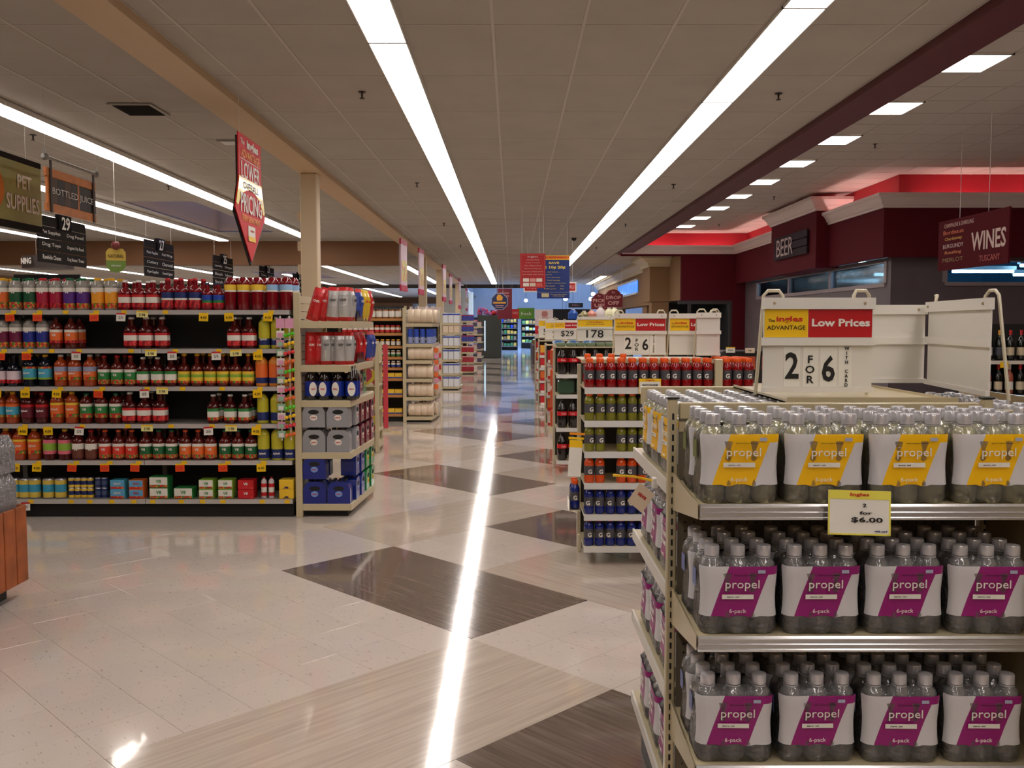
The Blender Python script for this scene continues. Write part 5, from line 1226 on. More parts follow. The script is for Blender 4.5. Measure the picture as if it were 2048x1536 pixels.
# the next racks: small bright packs on white lipped shelves, one sign on each
PCK = [carton_kit(.13, .12, .17, c, s, None, INK, b) for c, s, b in ((mat('snack orange', (224, 110, 40), .45), mat('snack rust', (150, 60, 30), .5), R_), (R_, mat('snack red side', (150, 30, 30), .5), W_), (mat('snack mustard', (226, 170, 50), .45), O_, R_), (W_, mat('snack cream', (210, 190, 170), .5), R_))]
PN = ['orange', 'red', 'mustard', 'white']
def far_rack(yf, x0, zs, label, seed, sign=None, head='y', sx=None, n=6, topn=None):
    r_ = random.Random(seed); t = rack('snack_rack', label, yf, x0, .86, .46, zs, toph=1.3)
    part('top_shelf', bx(0, .86, .02, .46, 1.285, 1.30), BEIGE, t)
    for si, z in enumerate(zs):
        for i in range(n):
            c = r_.randrange(4); gap = zs[si - 1] - z if si else .24
            place(PCK[c], 'snack_box', (x0 + .08 + .14 * i, yf + .075, z + .001), 0, f'{PN[c]} snack box, {nth(i)} along the {nth(si)} shelf of the {topn}', 'box', f'boxes on the {topn}', sc=(1, 1, min(1.1, (gap - .05) / .17)))
    return t
far_rack(13.2, .50, [1.03, .80, .57, .34, .12], 'white-lipped snack rack, fourth in the walkway row', 3, topn='fourth walkway rack')
far_rack(16.6, .50, [1.03, .80, .57, .34, .12], 'white-lipped snack rack, fifth in the walkway row', 5, topn='fifth walkway rack')
far_rack(20.0, .52, [1.03, .80, .57, .34, .12], 'white-lipped snack rack, sixth in the walkway row', 8, topn='sixth walkway rack')
# orange jars block on the fourth rack's corner
for i in range(4):
    t = root('cheese_puff_jar', (.63, 13.02, .14 + .29 * i), 0, f'{nth(i)} big orange jar stacked up against the fourth walkway rack', 'jar', 'orange jars by the fourth rack')
    part('jar', MB().lathe([(.08, 0), (.09, .02), (.09, .22), (.06, .25)], 12), mat('orange jar', (196, 74, 34), .2, coat=.4), t); part('lid', MB().lathe([(.064, .245), (.064, .275)], 12), R_, t)
part('stand', bx(.02, .24, -.27, -.06, .05, .139), BEIGE, bpy.data.objects['snack_rack'])
for i in range(3): part('blue_tub_lid', MB().lathe([(.09, 1.305), (.095, 1.33), (.06, 1.36)], 14, (.18 + .22 * i, .2)), mat('tub blue', (40, 96, 160), .35), bpy.data.objects['snack_rack'])
sign_holder(at(1133, 680, 13.2)[0] + .02, 13.35, 1.365, .385, .29, 'price sign reading 29 dollars above the fourth walkway rack', head='lp', num='$29')
sign_holder(at(1113, 674, 16.6)[0], 16.8, 1.302, .385, .36, 'price sign with yellow header and number 21 above the fifth walkway rack', head='y', num='21')
sign_holder(at(1096, 672, 20)[0], 20.2, 1.302, .385, .42, 'price sign with yellow header and two fives above the sixth walkway rack', head='y', num='5 5')
# flowers and a dark planter farther on
fl = root('flower_stand', (1.02, 27.0, 0), 0, 'dark brown stand topped with a green and pink flower bunch at the walkway edge', 'flower display')
part('stand', MB().cbox(-.3, .3, -.25, .6, 0, .78, .02), mat('dark brown', (58, 34, 30), .5), fl)
rr = random.Random(4); m = MB(); m2 = MB()
for i in range(26): m.ball((rr.uniform(-.28, .3), rr.uniform(-.25, .25), .84 + rr.uniform(0, .24)), rr.uniform(.05, .09), 6, 4)
for i in range(14): m2.ball((rr.uniform(-.28, .3), rr.uniform(-.3, .2), .88 + rr.uniform(0, .28)), rr.uniform(.03, .05), 6, 4)
part('leaves', m, mat('leaf green', (110, 150, 70), .6), fl)['kind'] = 'stuff'; part('blossoms', m2, mat('blossom pink', (206, 120, 120), .6), fl)['kind'] = 'stuff'
ps = root('poster_board', (at(1088, 650, 22.5)[0] + .02, 22.6, 0), 0, 'tall pale poster of a person with red lettering behind the rack signs', 'poster')
px0, px1 = at(1070, 650, 22.6)[0] - ps.location.x, at(1106, 650, 22.6)[0] - ps.location.x; pz0, pz1 = ZY(684, 22.6), ZY(619, 22.6)
part('board', bx(px0, px1, 0, .02, pz0, pz1), mat('poster blush', (206, 190, 190), .5), ps); part('red_band', bx(px0, px1, -.003, 0, pz0 + .2, pz0 + .40), RED, ps)
text('GET', WINK, ps, ((px0 + px1) / 2, -.006, pz0 + .3), w=.3, h=.14, bold=.03)
part('printed_figure', MB().prismy([(-.06, pz1 - .18), (.06, pz1 - .18), (.08, pz1 - .1), (.05, pz1 - .04), (-.05, pz1 - .04), (-.08, pz1 - .1)], -.004, 0).prismy([(-.14, pz1 - .40), (.12, pz1 - .40), (.09, pz1 - .2), (-.08, pz1 - .2)], -.004, 0), mat('figure print', (170, 110, 104), .5), ps)
part('post', bx(-.02, .02, .02, .05, 0, pz0 + .1), GREYW, ps)

# goods on the tops of the distant racks, seen over the signs
for i, (px, c, nm, h, y) in enumerate(((1146, (40, 90, 180), 'blue rounded water jug', .22, 17), (1168, (150, 140, 90), 'olive plant tray', .18, 18), (1183, (226, 150, 130), 'peach bottle', .2, 18), (1201, (226, 214, 210), 'white milk jug', .26, 18), (1218, (236, 232, 190), 'cream jug', .24, 18), (1229, (238, 236, 200), 'second cream jug', .25, 18.2))):
    y = 18.1; x, _, _ = at(px, 640, y); t = root('jug', (x, y, 1.681), 0, f'{nm} on the high back shelf over the cola rack sign', 'jug')
    part('body', MB().lathe([(.08, 0), (.1, .02), (.1, h * .6), (.05, h * .85), (.03, h * .9)], 12), rgbm(c, .35), t); part('cap', MB().lathe([(.034, h * .89), (.034, h)], 10), W_, t)
dg = root('display_counter', (at(1185, 640, 18)[0], 18.3, 0), 0, 'dark topped service counter behind the cola rack that carries the jugs', 'counter')
part('counter_top', MB().cbox(-.75, .75, -.6, .6, 1.655, 1.68, .01), mat('counter top', (60, 58, 60), .3), dg); part('cabinet', bx(-.7, .7, -.5, .55, 0, 1.655), mat('counter cabinet', (90, 84, 80), .5), dg)

# ------------------------------------------------------------------ hanging signs over the walkway
def hang(name, label, px0, px1, py0, py1, Y, m, cat='sign', th=.015, wires=True, rz=0.0, zc=3.59):
    a, b = at(px0, py0, Y), at(px1, py1, Y); w, h = b[0] - a[0], a[2] - b[2]
    t = root(name, ((a[0] + b[0]) / 2, Y, b[2]), rz, label, cat)
    part('board', bx(-w / 2, w / 2, 0, th, 0, h), m, t)
    if wires:
        for s in (-1, 1): part('wire', MB().tube([(s * w * .42, th / 2, h - .005), (s * w * .42, th / 2, zc - b[2])], .0025, 4), GREYW, t)
    return t, w, h
t, w, h = hang('hanging_sign', 'red hanging sign listing accepted cards above the walkway', 1040, 1091, 507, 576, 15.5, mat('sign crimson', (176, 24, 32), .4))
part('border', MB().box(-w / 2 + .015, w / 2 - .015, -.003, 0, .02, .026).box(-w / 2 + .015, w / 2 - .015, -.003, 0, h - .026, h - .02).box(-w / 2 + .015, -w / 2 + .02, -.003, 0, .02, h - .02).box(w / 2 - .02, w / 2 - .015, -.003, 0, .02, h - .02), mat('border pink', (206, 100, 100), .4), t)
PKI = mat('pink ink', (226, 176, 170), .5)
for i, (s, ww, hh) in enumerate((('Ingles', .4, .06), ('ADVANTAGE', .5, .03), ('Debit Accepts', .55, .035), ('Visa, MasterCard', .66, .04), ('American Express', .68, .04), ('Discover, Debit Cards', .8, .04), ('And Ingles Gift Cards', .82, .04))):
    text(s, WINK if i == 0 else PKI, t, (0, -.005, h * (.9 - .085 * i)), w=w * ww, h=h * hh)
for i in range(6): part('card_logo', bx(-w * .38 + w * .26 * (i % 3), -w * .15 + w * .26 * (i % 3), -.003, 0, h * (.18 - .13 * (i // 3)), h * (.28 - .13 * (i // 3))), [W_, mat('logo pink', (220, 150, 140), .4), W_, W_, mat('logo cream', (220, 200, 180), .4), mat('logo coral', (214, 90, 80), .4)][i], t)
t, w, h = hang('hanging_sign', 'blue hanging fuel savings sign with an orange and yellow header', 1074, 1139, 511, 597, 17.0, mat('sign blue', (18, 50, 124), .4))
part('header', MB().box(-w / 2, w / 2, -.004, 0, h * .9, h).box(-w / 2, w / 2, -.006, -.004, h * .925, h * .985, 1), [YEL, mat('header orange', (230, 120, 40), .4)], t)
text('FUEL REWARDS', REDINK, t, (0, -.009, h * .955), w=w * .8, h=h * .045, bold=.02)
YI = mat('yellow ink', (226, 206, 90), .5)
text('SAVE', YI, t, (w * .02, -.004, h * .83), w=w * .32, h=h * .05, bold=.04); text('$ 10¢ 20¢', YI, t, (w * .04, -.004, h * .72), w=w * .66, h=h * .085, bold=.04)
for i, (s, ww, dx) in enumerate((('and more...', .36, 0), ('when you use', .3, -.2), ('Your Advantage', .42, 0), ('Card Savings', .4, 0), ('every gallon every purchase', .7, .04), ('$50 spent      10¢', .6, .02), ('$100 spent     20¢', .6, .02))): text(s, YI, t, (w * dx, -.004, h * (.62 - .066 * i)), w=w * ww, h=h * .03)
part('rule', bx(-w / 2, w / 2, -.003, 0, h * .145, h * .15), mat('rule silver', (160, 170, 190), .4), t)
part('card_picture', MB().cbox(-w * .36, -w * .13, -.004, 0, h * .03, h * .12, .003), mat('card picture', (206, 196, 150), .4), t); text('See store for details\nof fuel savings', YI, t, (w * .17, -.004, h * .075), w=w * .5, h=h * .07)
t, w, h = hang('hanging_sign', 'wide red pharmacy drive-thru sign partly behind the blue fuel sign', 1047, 1153, 564, 584, 21.5, W_)
part('face', bx(-w / 2 + .03, w / 2 - .03, -.004, 0, .03, h - .03), RED, t); text('PHARMACY DRIVE THRU', PKI, t, (.02, -.007, h / 2), w=w * .88, h=h * .35, bold=.02)
for (px0, px1, py0, py1, Y, s1, s2, nm) in ((1183, 1214, 586, 618, 30.5, 'PICK', 'UP', 'maroon arched pick up sign left of the drop off sign'), (1209, 1245, 578, 614, 29.0, 'DROP', 'OFF', 'maroon arched drop off sign near the tan storefront')):
    a, b = at(px0, py0, Y), at(px1, py1, Y); w, h = b[0] - a[0], a[2] - b[2]; t = root('hanging_sign', ((a[0] + b[0]) / 2, Y, b[2]), 0, nm.replace('left of', 'beside'), 'sign')
    arc = [(-w / 2, 0), (w / 2, 0), (w / 2, h * .72), (w * .4, h * .72)] + [(w * .38 * math.cos(a_ * PI / 8), h * .72 + h * .26 * math.sin(a_ * PI / 8)) for a_ in range(1, 8)] + [(-w * .4, h * .72), (-w / 2, h * .72)]
    part('board', MB().prismy(arc, 0, .02), mat('sign maroon', (120, 22, 36), .4), t); part('edge', MB().prismy([(x * 1.04, z * 1.02 - .01) for x, z in arc], .02, .03), mat('edge pink', (206, 140, 150), .4), t)
    text(s1, PKI, t, (0, -.006, h * .53), w=w * .82, h=h * .2, bold=.02); text(s2, PKI, t, (0, -.006, h * .22), w=w * .62, h=h * .22, bold=.02); text('Rx', PKI, t, (0, -.006, h * .82), w=w * .18, h=h * .12)
    for s in (-1, 1): part('wire', MB().tube([(s * w * .42, .01, h * .7), (s * w * .42, .01, 3.59 - b[2])], .004, 4), GREYW, t)
t, w, h = hang('hanging_sign', 'tall dark red sign behind the blue octagon sign', 995, 1024, 577, 638, 34, mat('sign wine', (116, 20, 42), .4)); text('LOW', PKI, t, (0, -.006, h * .85), w=w * .6, h=h * .06); text('PRICES', PKI, t, (0, -.006, h * .75), w=w * .6, h=h * .05)
t, w, h = hang('hanging_sign', 'small red square sign low beside the green produce sign', 1023, 1038, 618, 637, 40, RED); text('SALE', PKI, t, (0, -.006, h * .6), w=w * .7, h=h * .25)
t, w, h = hang('hanging_sign', 'lime green produce sign deep in the store', 1035, 1069, 616, 638, 42, mat('sign lime', (96, 150, 50), .5)); text('fresh', WINK, t, (0, -.006, h * .5), w=w * .6, h=h * .3)
a, b = at(982, 586, 31), at(1016, 620, 31); r = (b[0] - a[0]) / 2; t = root('hanging_sign', ((a[0] + b[0]) / 2, 31, b[2]), 0, 'blue octagonal sign with gold emblem hung over the walkway', 'sign')
oc = [(r * math.cos(PI / 8 + k * PI / 4) * 1.06, r + r * math.sin(PI / 8 + k * PI / 4) * 1.06) for k in range(8)]
part('board', MB().prismy(oc, 0, .02), mat('octagon rim', (150, 160, 190), .4), t); part('face', MB().prismy([(x * .92, r + (z - r) * .92) for x, z in oc], -.005, 0), mat('octagon blue', (20, 36, 90), .4), t)
GOLD = mat('gold ink', (226, 160, 50), .4)
part('emblem', MB().prismy([(-r * .3, r * 1.1), (r * .3, r * 1.1), (r * .4, r * 1.5), (r * .1, r * 1.8), (-r * .2, r * 1.8), (-r * .35, r * 1.5)], -.01, -.005).box(-r * .75, r * .75, -.01, -.005, r * .75, r * .95), GOLD, t); part('lines', MB().box(-r * .5, r * .5, -.01, -.005, r * .5, r * .56).box(-r * .45, r * .45, -.01, -.005, r * .3, r * .36), PKI, t)
for s in (-1, 1): part('wire', MB().tube([(s * r * .4, .01, r * 1.9), (s * r * .4, .01, 3.59 - b[2])], .004, 4), GREYW, t)
t, w, h = hang('hanging_sign', 'small dark sign under the pale far wall past the rack signs', 1137, 1166, 606, 615, 36, mat('sign slate', (30, 34, 50), .4)); text('DELI', PKI, t, (0, -.006, h / 2), w=w * .5, h=h * .4)
t = root('overhead_canopy', (at(1145, 632, 40)[0], 40, 0), 0, 'wide dark navy canopy over the distant service counter', 'canopy')
a, b = at(1105, 618, 40), at(1186, 646, 40); part('canopy', MB().cbox(-.9, .9, 0, 1.2, b[2], a[2], .03), mat('canopy navy', (12, 16, 28), .4), t)
for s in (-.84, .84): part('post', bx(s - .03, s + .03, .5, .56, 0, b[2] + .02), BLACK, t)
GLOBE = mat('pendant glow', (255, 255, 255), .4, emit=9, ecol=(235, 240, 255))
for i, (px, py, Y) in enumerate(((1131, 598, 44), (1182, 598, 42), (1186, 588, 43), (1125, 622, 48), (1146, 622, 48), (1052, 601, 52), (1132, 634, 50))):
    x, y, z = at(px, py, Y); t = root('pendant_lamp', (x, y, z), 0, f'small glowing pendant lamp far down the store, {nth(i)} counted from the cola rack sign', 'lamp', 'pendant lamps at the far end')
    part('globe', MB().ball((0, 0, 0), .11, 10, 6, sz=.8), GLOBE, t); part('stem', bx(-.008, .008, -.008, .008, .08, (3.59 if Y < 46.7 else 5.6) - z), BLACK, t)

# aisle signs: boards that face the walkway
SLATE = mat('aisle sign slate', (40, 36, 34), .8, spec=.15)
WORDS = ('twenty-nine', 'twenty-seven', 'twenty-five', 'twenty-three', 'twenty-one')
def aisle_sign(k, num, lines):
    q = (1, 1.278, 1.56, 1.84, 2.12)[k]; Y0 = (12.7, 16.35, 20.1, 23.8, 27.4)[k]; X = -6.52; wd = 1.42; bz = (2.36, 2.40, 2.44, 2.47, 2.5)[k] - .0
    t = root('aisle_sign', (X, Y0 + wd / 2, 2.45), PI / 2, f'dark plank aisle sign reading {WORDS[k]}, first line {lines[0].lower()}', 'sign', 'numbered aisle signs')
    for i in range(3):
        p = part('plank', bx(-wd / 2, wd / 2, 0, .02, .01 + .172 * i, .17 + .172 * i), SLATE, t)
        for j in (0, 1): text(lines[(2 - i) * 2 + j], WINK, p, (-wd / 4 + j * wd / 2, -.004, .09 + .172 * i), w=wd * .36, h=.062)
    part('top_plank', MB().prismy([(-wd / 2, .525), (wd / 2, .525), (wd / 2 - .02, .66), (-wd / 2 + .02, .66)], 0, .02), SLATE, t)
    nb = part('number_block', MB().cbox(-.17, .2, -.03, .03, .50, .72, .004), mat('number block black', (20, 18, 18), .8, spec=.15), t); text(num, WINK, nb, (.02, -.034, .6), w=.24, h=.19, bold=.02)
    for s in (-1, 1): part('wire', MB().tube([(s * .6, .01, .65), (s * .6, .01, 1.145)], .003, 4), GREYW, t)
aisle_sign(0, '29', ['Pet Supplies', 'Dog Food', 'Dog Toys', 'Organic Pet Food', 'Rawhide Chews', 'Dog Bones / Treats'])
aisle_sign(1, '27', ['Plastic Supplies', 'Foil Wrap', 'Cutlery', 'Charcoal', 'Paper Supplies', 'Canned Lighter'])
aisle_sign(2, '25', ['Laundry', 'Detergent', 'Bleach', 'Softener', 'Starch', 'Soap'])
aisle_sign(3, '23', ['Crackers', 'Cookies', 'Snacks', 'Nuts', 'Chips', 'Dips'])
aisle_sign(4, '21', ['Soup', 'Rice', 'Beans', 'Pasta', 'Sauce', 'Broth'])
# pet supplies sign
X = -4.4; ya = X * F / -(1024 + 60) ; yb = X * F / -(1024 - 93)
t = root('pet_supplies_sign', (X, (ya + yb) / 2, ZY(467, yb) + 0.0), PI / 2, 'large olive pet supplies sign with an orange disc edge hung over the aisles', 'sign'); wd = yb - ya; hh = ZY(328, yb) - ZY(467, yb)
OLV = mat('sign olive', (160, 160, 92), .5, noise=.12, nscale=4)
part('board', bx(-wd / 2, wd / 2, 0, .03, .06, hh - .05), OLV, t); part('edge_rail', MB().box(-wd / 2, wd / 2, -.004, .034, 0, .06).box(-wd / 2, wd / 2, -.004, .034, hh - .05, hh), SLATE, t)
text('PET', WINK, t, (wd / 2 - .30, -.006, hh * .66), w=.24, h=.12, bold=.02); text('SUPPLIES', WINK, t, (wd / 2 - .33, -.006, hh * .36), w=.56, h=.14, bold=.02)
part('orange_disc', MB().prismy([(-wd / 2 + .28 + .3 * math.cos(k * PI / 12), hh * .5 + .24 * math.sin(k * PI / 12)) for k in range(24)], -.008, 0), mat('disc orange', (214, 120, 30), .5), t)
for s in (-.35, .38): part('wire', MB().tube([(s, .015, hh), (s, .015, 3.59 - t.location.z)], .0025, 4), GREYW, t)
# bottled juice sign: an orange crate board hanging from a pipe
X = -4.0; ya = X * F / -(1024 - 105); yb = X * F / -(1024 - 201); wd = yb - ya; z0 = ZY(421, ya); hh = ZY(333, ya) - z0
t = root('bottled_juice_sign', (X, (ya + yb) / 2, z0), PI / 2, 'orange wooden crate sign for bottled juice hanging from a metal pipe', 'sign')
OW = mat('sign orange wood', (212, 130, 66), .5, noise=.15, nscale=10); BW = mat('sign dark wood', (46, 34, 26), .5, noise=.3, nscale=12)
part('top_slat', MB().cbox(-wd / 2, wd / 2, 0, .03, hh - .075, hh, .004), OW, t); part('bottom_slat', MB().cbox(-wd / 2, wd / 2, 0, .03, 0, .075, .004), OW, t)
for a_, b_ in ((-wd / 2 + .02, -wd / 2 + .07), (wd / 2 - .36, wd / 2 - .33)): part('upright_slat', MB().cbox(a_, b_, .002, .028, .07, hh - .07, .003), OW, t)
for k in range(4): part('dark_slat', bx(-wd / 2 + .07 + .125 * k, -wd / 2 + .192 + .125 * k, .004, .024, .08, hh - .08), BW if k % 2 else mat('sign mid wood', (84, 58, 34), .5), t)
part('dark_slat', bx(wd / 2 - .33, wd / 2 - .0, .004, .024, .08, hh - .08), BW, t)
text('BOTTLED JUICE', WINK, t, (.01, -.004, hh * .47), w=wd * .84, h=.075)
for s in (-1, 1): part('strap', bx(s * (wd / 2 - .06) - .016, s * (wd / 2 - .06) + .016, -.01, -.002, -.01, hh + .08), mat('strap brown', (60, 42, 36), .5), t)
PIPE = mat('pipe grey', (150, 146, 140), .3, metal=.6)
part('pipe', MB().tube([(-wd / 2 - .06, 0, hh + .08), (wd / 2 + .05, 0, hh + .08)], .018, 8), PIPE, t)
for s in (-1, 1): part('pipe_fitting', MB().ball((s * (wd / 2 + .02), 0, hh + .08), .032, 8, 5).tube([(s * (wd / 2 + .02), 0, hh + .1), (s * (wd / 2 + .02), 0, hh + .16)], .012, 6), PIPE, t); part('wire', MB().tube([(s * (wd / 2 + .02), 0, hh + .15), (s * (wd / 2 + .02), 0, 3.59 - z0)], .002, 4), GREYW, t)
# natural and organic hanging sign, cleaning drum sign
Y = 11.0; a, b = at(213, 497, Y), at(251, 545, Y); w = b[0] - a[0]; h = a[2] - b[2]
t = root('natural_sign', ((a[0] + b[0]) / 2, Y, b[2]), .5, 'small yellow over green natural and organic sign hanging between aisle signs', 'sign')
part('upper_half', MB().prismy([(-w / 2, h * .5), (w / 2, h * .5), (w / 2, h * .85), (w * .35, h), (-w * .35, h), (-w / 2, h * .85)], 0, .012), mat('natural yellow', (196, 166, 70), .5), t)
part('lower_half', MB().prismy([(-w / 2, h * .49), (-w / 2, h * .25), (-w * .3, h * .05), (0, 0), (w * .3, h * .05), (w / 2, h * .25), (w / 2, h * .49)], 0, .012), mat('natural green', (110, 140, 60), .5), t)
text('NATURAL', mat('brown ink', (96, 70, 30), .5), t, (0, -.004, h * .68), w=w * .8, h=h * .14, bold=.02); text('ORGANIC', WINK, t, (0, -.004, h * .28), w=w * .5, h=h * .07)
part('apple_picture', MB().ball((0, 0, h * 1.13), w * .24, 8, 6), mat('apple dark red', (120, 50, 50), .4), t)
part('wire', MB().tube([(0, 0, h * 1.2), (0, 0, 3.59 - b[2])], .003, 4), GREYW, t)
Y = 19.5; a, b = at(23, 510, Y), at(121, 535, Y); r = (b[0] - a[0]) / 2; t = root('cleaning_sign', ((a[0] + b[0]) / 2, Y + r, b[2]), 0, 'dark round drum sign with the end of the word cleaning', 'sign')
part('drum', MB().lathe([(r, 0), (r, a[2] - b[2])], 24), mat('drum brown', (62, 50, 46), .45), t); text('NING', WINK, t, (-r * .45, -r * .93, (a[2] - b[2]) * .55), w=r * .62, h=.13, bold=.03, rz=-.45)
for s in (-1, 1): part('wire', MB().tube([(s * r * .5, 0, a[2] - b[2]), (s * r * .5, 0, 3.59 - b[2])], .004, 4), GREYW, t)

# lower overall pricing banner, arrow shaped, and the row of thin banners beyond it
def pricing(X, Y, z0, hh, label, full, group=None):
    t = root('pricing_banner', (X, Y, z0), PI / 2, label, 'banner', group); w = .355
    out = [(0, 0), (.47, .40 * hh), (.36, .62 * hh), (w, .70 * hh), (w, hh), (-w, hh), (-w, .70 * hh), (-.36, .62 * hh), (-.47, .40 * hh)]
    part('backing', MB().prismy([(x * 1.02 + .02, z - .03) for x, z in out], .012, .03), BLACK, t)
    part('face', MB().prismy(out, 0, .01), mat('banner red', (206, 30, 36), .5, spec=.3), t)
    arc = [(w * 1.0, .66 * hh)] + [(.36, .62 * hh), (.45, .44 * hh), (.40, .42 * hh)] + [(.36 * math.cos(a), .42 * hh + .16 * hh * math.sin(a)) for a in (.35, .8, 1.2, 1.57, 1.94, 2.34, 2.79)] + [(-.40, .42 * hh), (-.45, .44 * hh), (-.36, .62 * hh), (-w, .66 * hh)]
    part('yellow_arch', MB().prismy(arc, -.004, 0), mat('arch yellow', (236, 206, 40), .25, coat=.4), t)
    if full:
        OI = mat('orange ink', (240, 140, 30), .4)
        text('ingles', WINK, t, (.07, -.004, hh * .93), w=.36, h=.10, bold=.04); text('The', WINK, t, (-.24, -.004, hh * .94), w=.12, h=.05)
        text('ADVANTAGE', OI, t, (0, -.004, hh * .85), w=.58, h=.075, bold=.02); part('rule', bx(-.3, .3, -.003, 0, hh * .803, hh * .808), WINK, t)
        text('LOWER', WINK, t, (0, -.004, hh * .72), w=.58, h=.15, bold=.01); text('OVERALL', INK, t, (0, -.008, hh * .60), w=.48, h=.06)
        text('PRICING', WINK, t, (0, -.008, hh * .46), w=.66, h=.17, bold=.01); text('EVERY DEPARTMENT', OI, t, (0, -.004, hh * .34), w=.56, h=.055, bold=.02)
    part('logo_card', MB().cbox(-.11, .11, -.006, 0, hh * .17, hh * .29, .003).box(-.11, .11, -.008, -.006, hh * .165, hh * .205, 1), [W_, YEL], t)
    if full: text('ingles', REDINK, t, (0, -.01, hh * .25), w=.12, h=.03)
    for s in (-1, 1): part('wire', MB().tube([(s * .3, .005, hh - .01), (s * .3, .005, 3.59 - z0)], .002, 4), GREYW, t)
pricing(-2.36, 8.36, 2.16, 1.10, 'red arrow-shaped pricing banner with a yellow arch hanging by the beige beam', True)
def thin_banner(px, py0, py1, Y, i):
    a, b = at(px, py0, Y), at(px, py1, Y); hh = a[2] - b[2]; t = root('walkway_banner', (a[0], Y, b[2]), PI / 2 - .06, f'{nth(i)} edge-on hanging banner of the row beyond the arrow banner', 'banner', 'edge-on banners along the walkway')
    part('panel', MB().box(-.35, .35, 0, .03, hh * .12, hh * .9, 0), mat('banner lilac', (206, 176, 190), .5), t)
    part('picture', bx(-.3, .3, -.003, 0, hh * .2, hh * .6), printed('banner fruit', (210, 190, 90), (200, 120, 90), (150, 180, 110), 9), t)
    [part('end_block', bx(-.36, .36, -.004, .034, p, q), mat('banner magenta', (180, 40, 74), .5), t) for p, q in ((0, hh * .12), (hh * .9, hh))]
    part('wire', MB().tube([(0, .015, hh), (0, .015, 3.585 - b[2])], .004, 4), GREYW, t)
for i, (px, a_, b_, Y) in enumerate(((808, 480, 583, 19), (843, 498, 590, 22.5), (889, 530, 603, 28), (902, 548, 608, 34), (920, 557, 618, 40), (934, 577, 622, 45))): thin_banner(px, a_, b_, Y, i)

# wine shop signs
X = 5.80; t = root('beer_sign', (X + .02, 19.25, 2.98), -PI / 2, 'dark metal plank sign with pale letters spelling beer on the maroon pilaster', 'sign')
for k in range(3): part('plank', MB().cbox(-1.12, 1.12, -.03, .0, .01 + .165 * k, .16 + .165 * k, .006), mat('beer plank', (46, 34, 42), .7, spec=.2), t)
text('BEER', mat('beer letters', (176, 160, 156), .4), t, (-.32, -.04, .25), w=1.15, h=.36, bold=.0)
a = (5.62, 10.95); t = root('wines_sign', (5.45, 10.95, 2.27), -PI / 2 + .02, 'maroon word-cloud sign with wines in large pale letters hanging in the wine shop', 'sign')
part('board', MB().prismy([(-.8, 0), (.8, 0), (.8, .62), (-.8, .62)], 0, .02), mat('wines board', (78, 14, 24), .85, spec=.15), t)
text('WINES', mat('wines letters', (196, 170, 160), .5), t, (.38, -.004, .30), w=.74, h=.22, bold=.02)
for i, (s, c, ww) in enumerate((('CHAMPAGNE & SPARKLING', (190, 150, 140), .7), ('Bordeaux', (200, 100, 50), .5), ('Chardonnay', (206, 160, 60), .42), ('BURGUNDY', (190, 160, 156), .5), ('Riesling', (200, 120, 60), .4), ('MERLOT', (130, 100, 50), .5))): text(s, rgbm(c), t, (-.42 + .12 * (i == 0), -.004, .55 - .085 * i), w=ww, h=.05)
text('TUSCANY', rgbm((170, 70, 60)), t, (.42, -.004, .09), w=.44, h=.07)
for s in (-.3, .35): part('wire', MB().tube([(s, .01, .61), (s, .01, ZR - 2.27 - .01)], .003, 4), GREYW, t)
# wine shelving with bottles
WS = root('wine_shelving', (5.9, 9.0, 0), 0, 'dark shelving full of wine bottles in the wine shop', 'shelving')
part('back_panel', bx(-1.25, 1.25, .45, .48, 0, 1.6), BACKD, WS)
ZW = [1.24, .90, .56, .22]
for z in ZW: s = part('shelf', bx(-1.25, 1.25, 0, .45, z - .025, z), mat('wine shelf', (90, 74, 60), .5), WS); part('price_channel', bx(-1.25, 1.25, -.008, 0, z - .035, z), GREYW, s)
for x in (-1.24, 0, 1.24): part('upright', bx(x - .012, x + .012, .03, .45, 0, 1.6), BLACK, WS)
def wine_kit(g, lab, cap):
    return [('bottle', MB().lathe([(.034, 0), (.038, .008), (.038, .18), (.03, .21), (.014, .235), (.0135, .295)], 10).mesh('bottle', g), (0, 0, 0), []), ('label', band(.0388, .05, .13, [(1, lab)], 10), (0, 0, 0), []), ('foil', MB().lathe([(.0145, .25), (.0145, .3)], 8).mesh('foil', cap), (0, 0, 0), [])]
WG = mat('wine glass dark', (20, 26, 20), .1, coat=.6); WR = mat('rose glass', (170, 90, 70), .1, coat=.5)
WK = [(wine_kit(WG, W_, BLACK), 'white labelled'), (wine_kit(WG, mat('label parchment', (206, 190, 160), .5), R_), 'parchment labelled'), (wine_kit(WR, W_, W_), 'pale rose'), (wine_kit(WG, mat('label charcoal', (70, 70, 80), .5), GOLD), 'charcoal labelled')]
for si in (0, 1):
    for i in range(22):
        k = random.choice((0, 0, 1, 2, 3)); place(WK[k][0], 'wine_bottle', (4.72 + .108 * i, 9.07, ZW[si] + .001), 0, f'{WK[k][1]} wine bottle, {nth(i)} along the {("top", "second")[si]} wine shelf', 'bottle', 'wine bottles on the wine shelves')
for i in range(5): part('price_tag', bx(-1.1 + .45 * i, -1.02 + .45 * i, -.012, -.009, ZW[0] - .07, ZW[0] - .01), YEL if i % 2 == 0 else W_, WS)
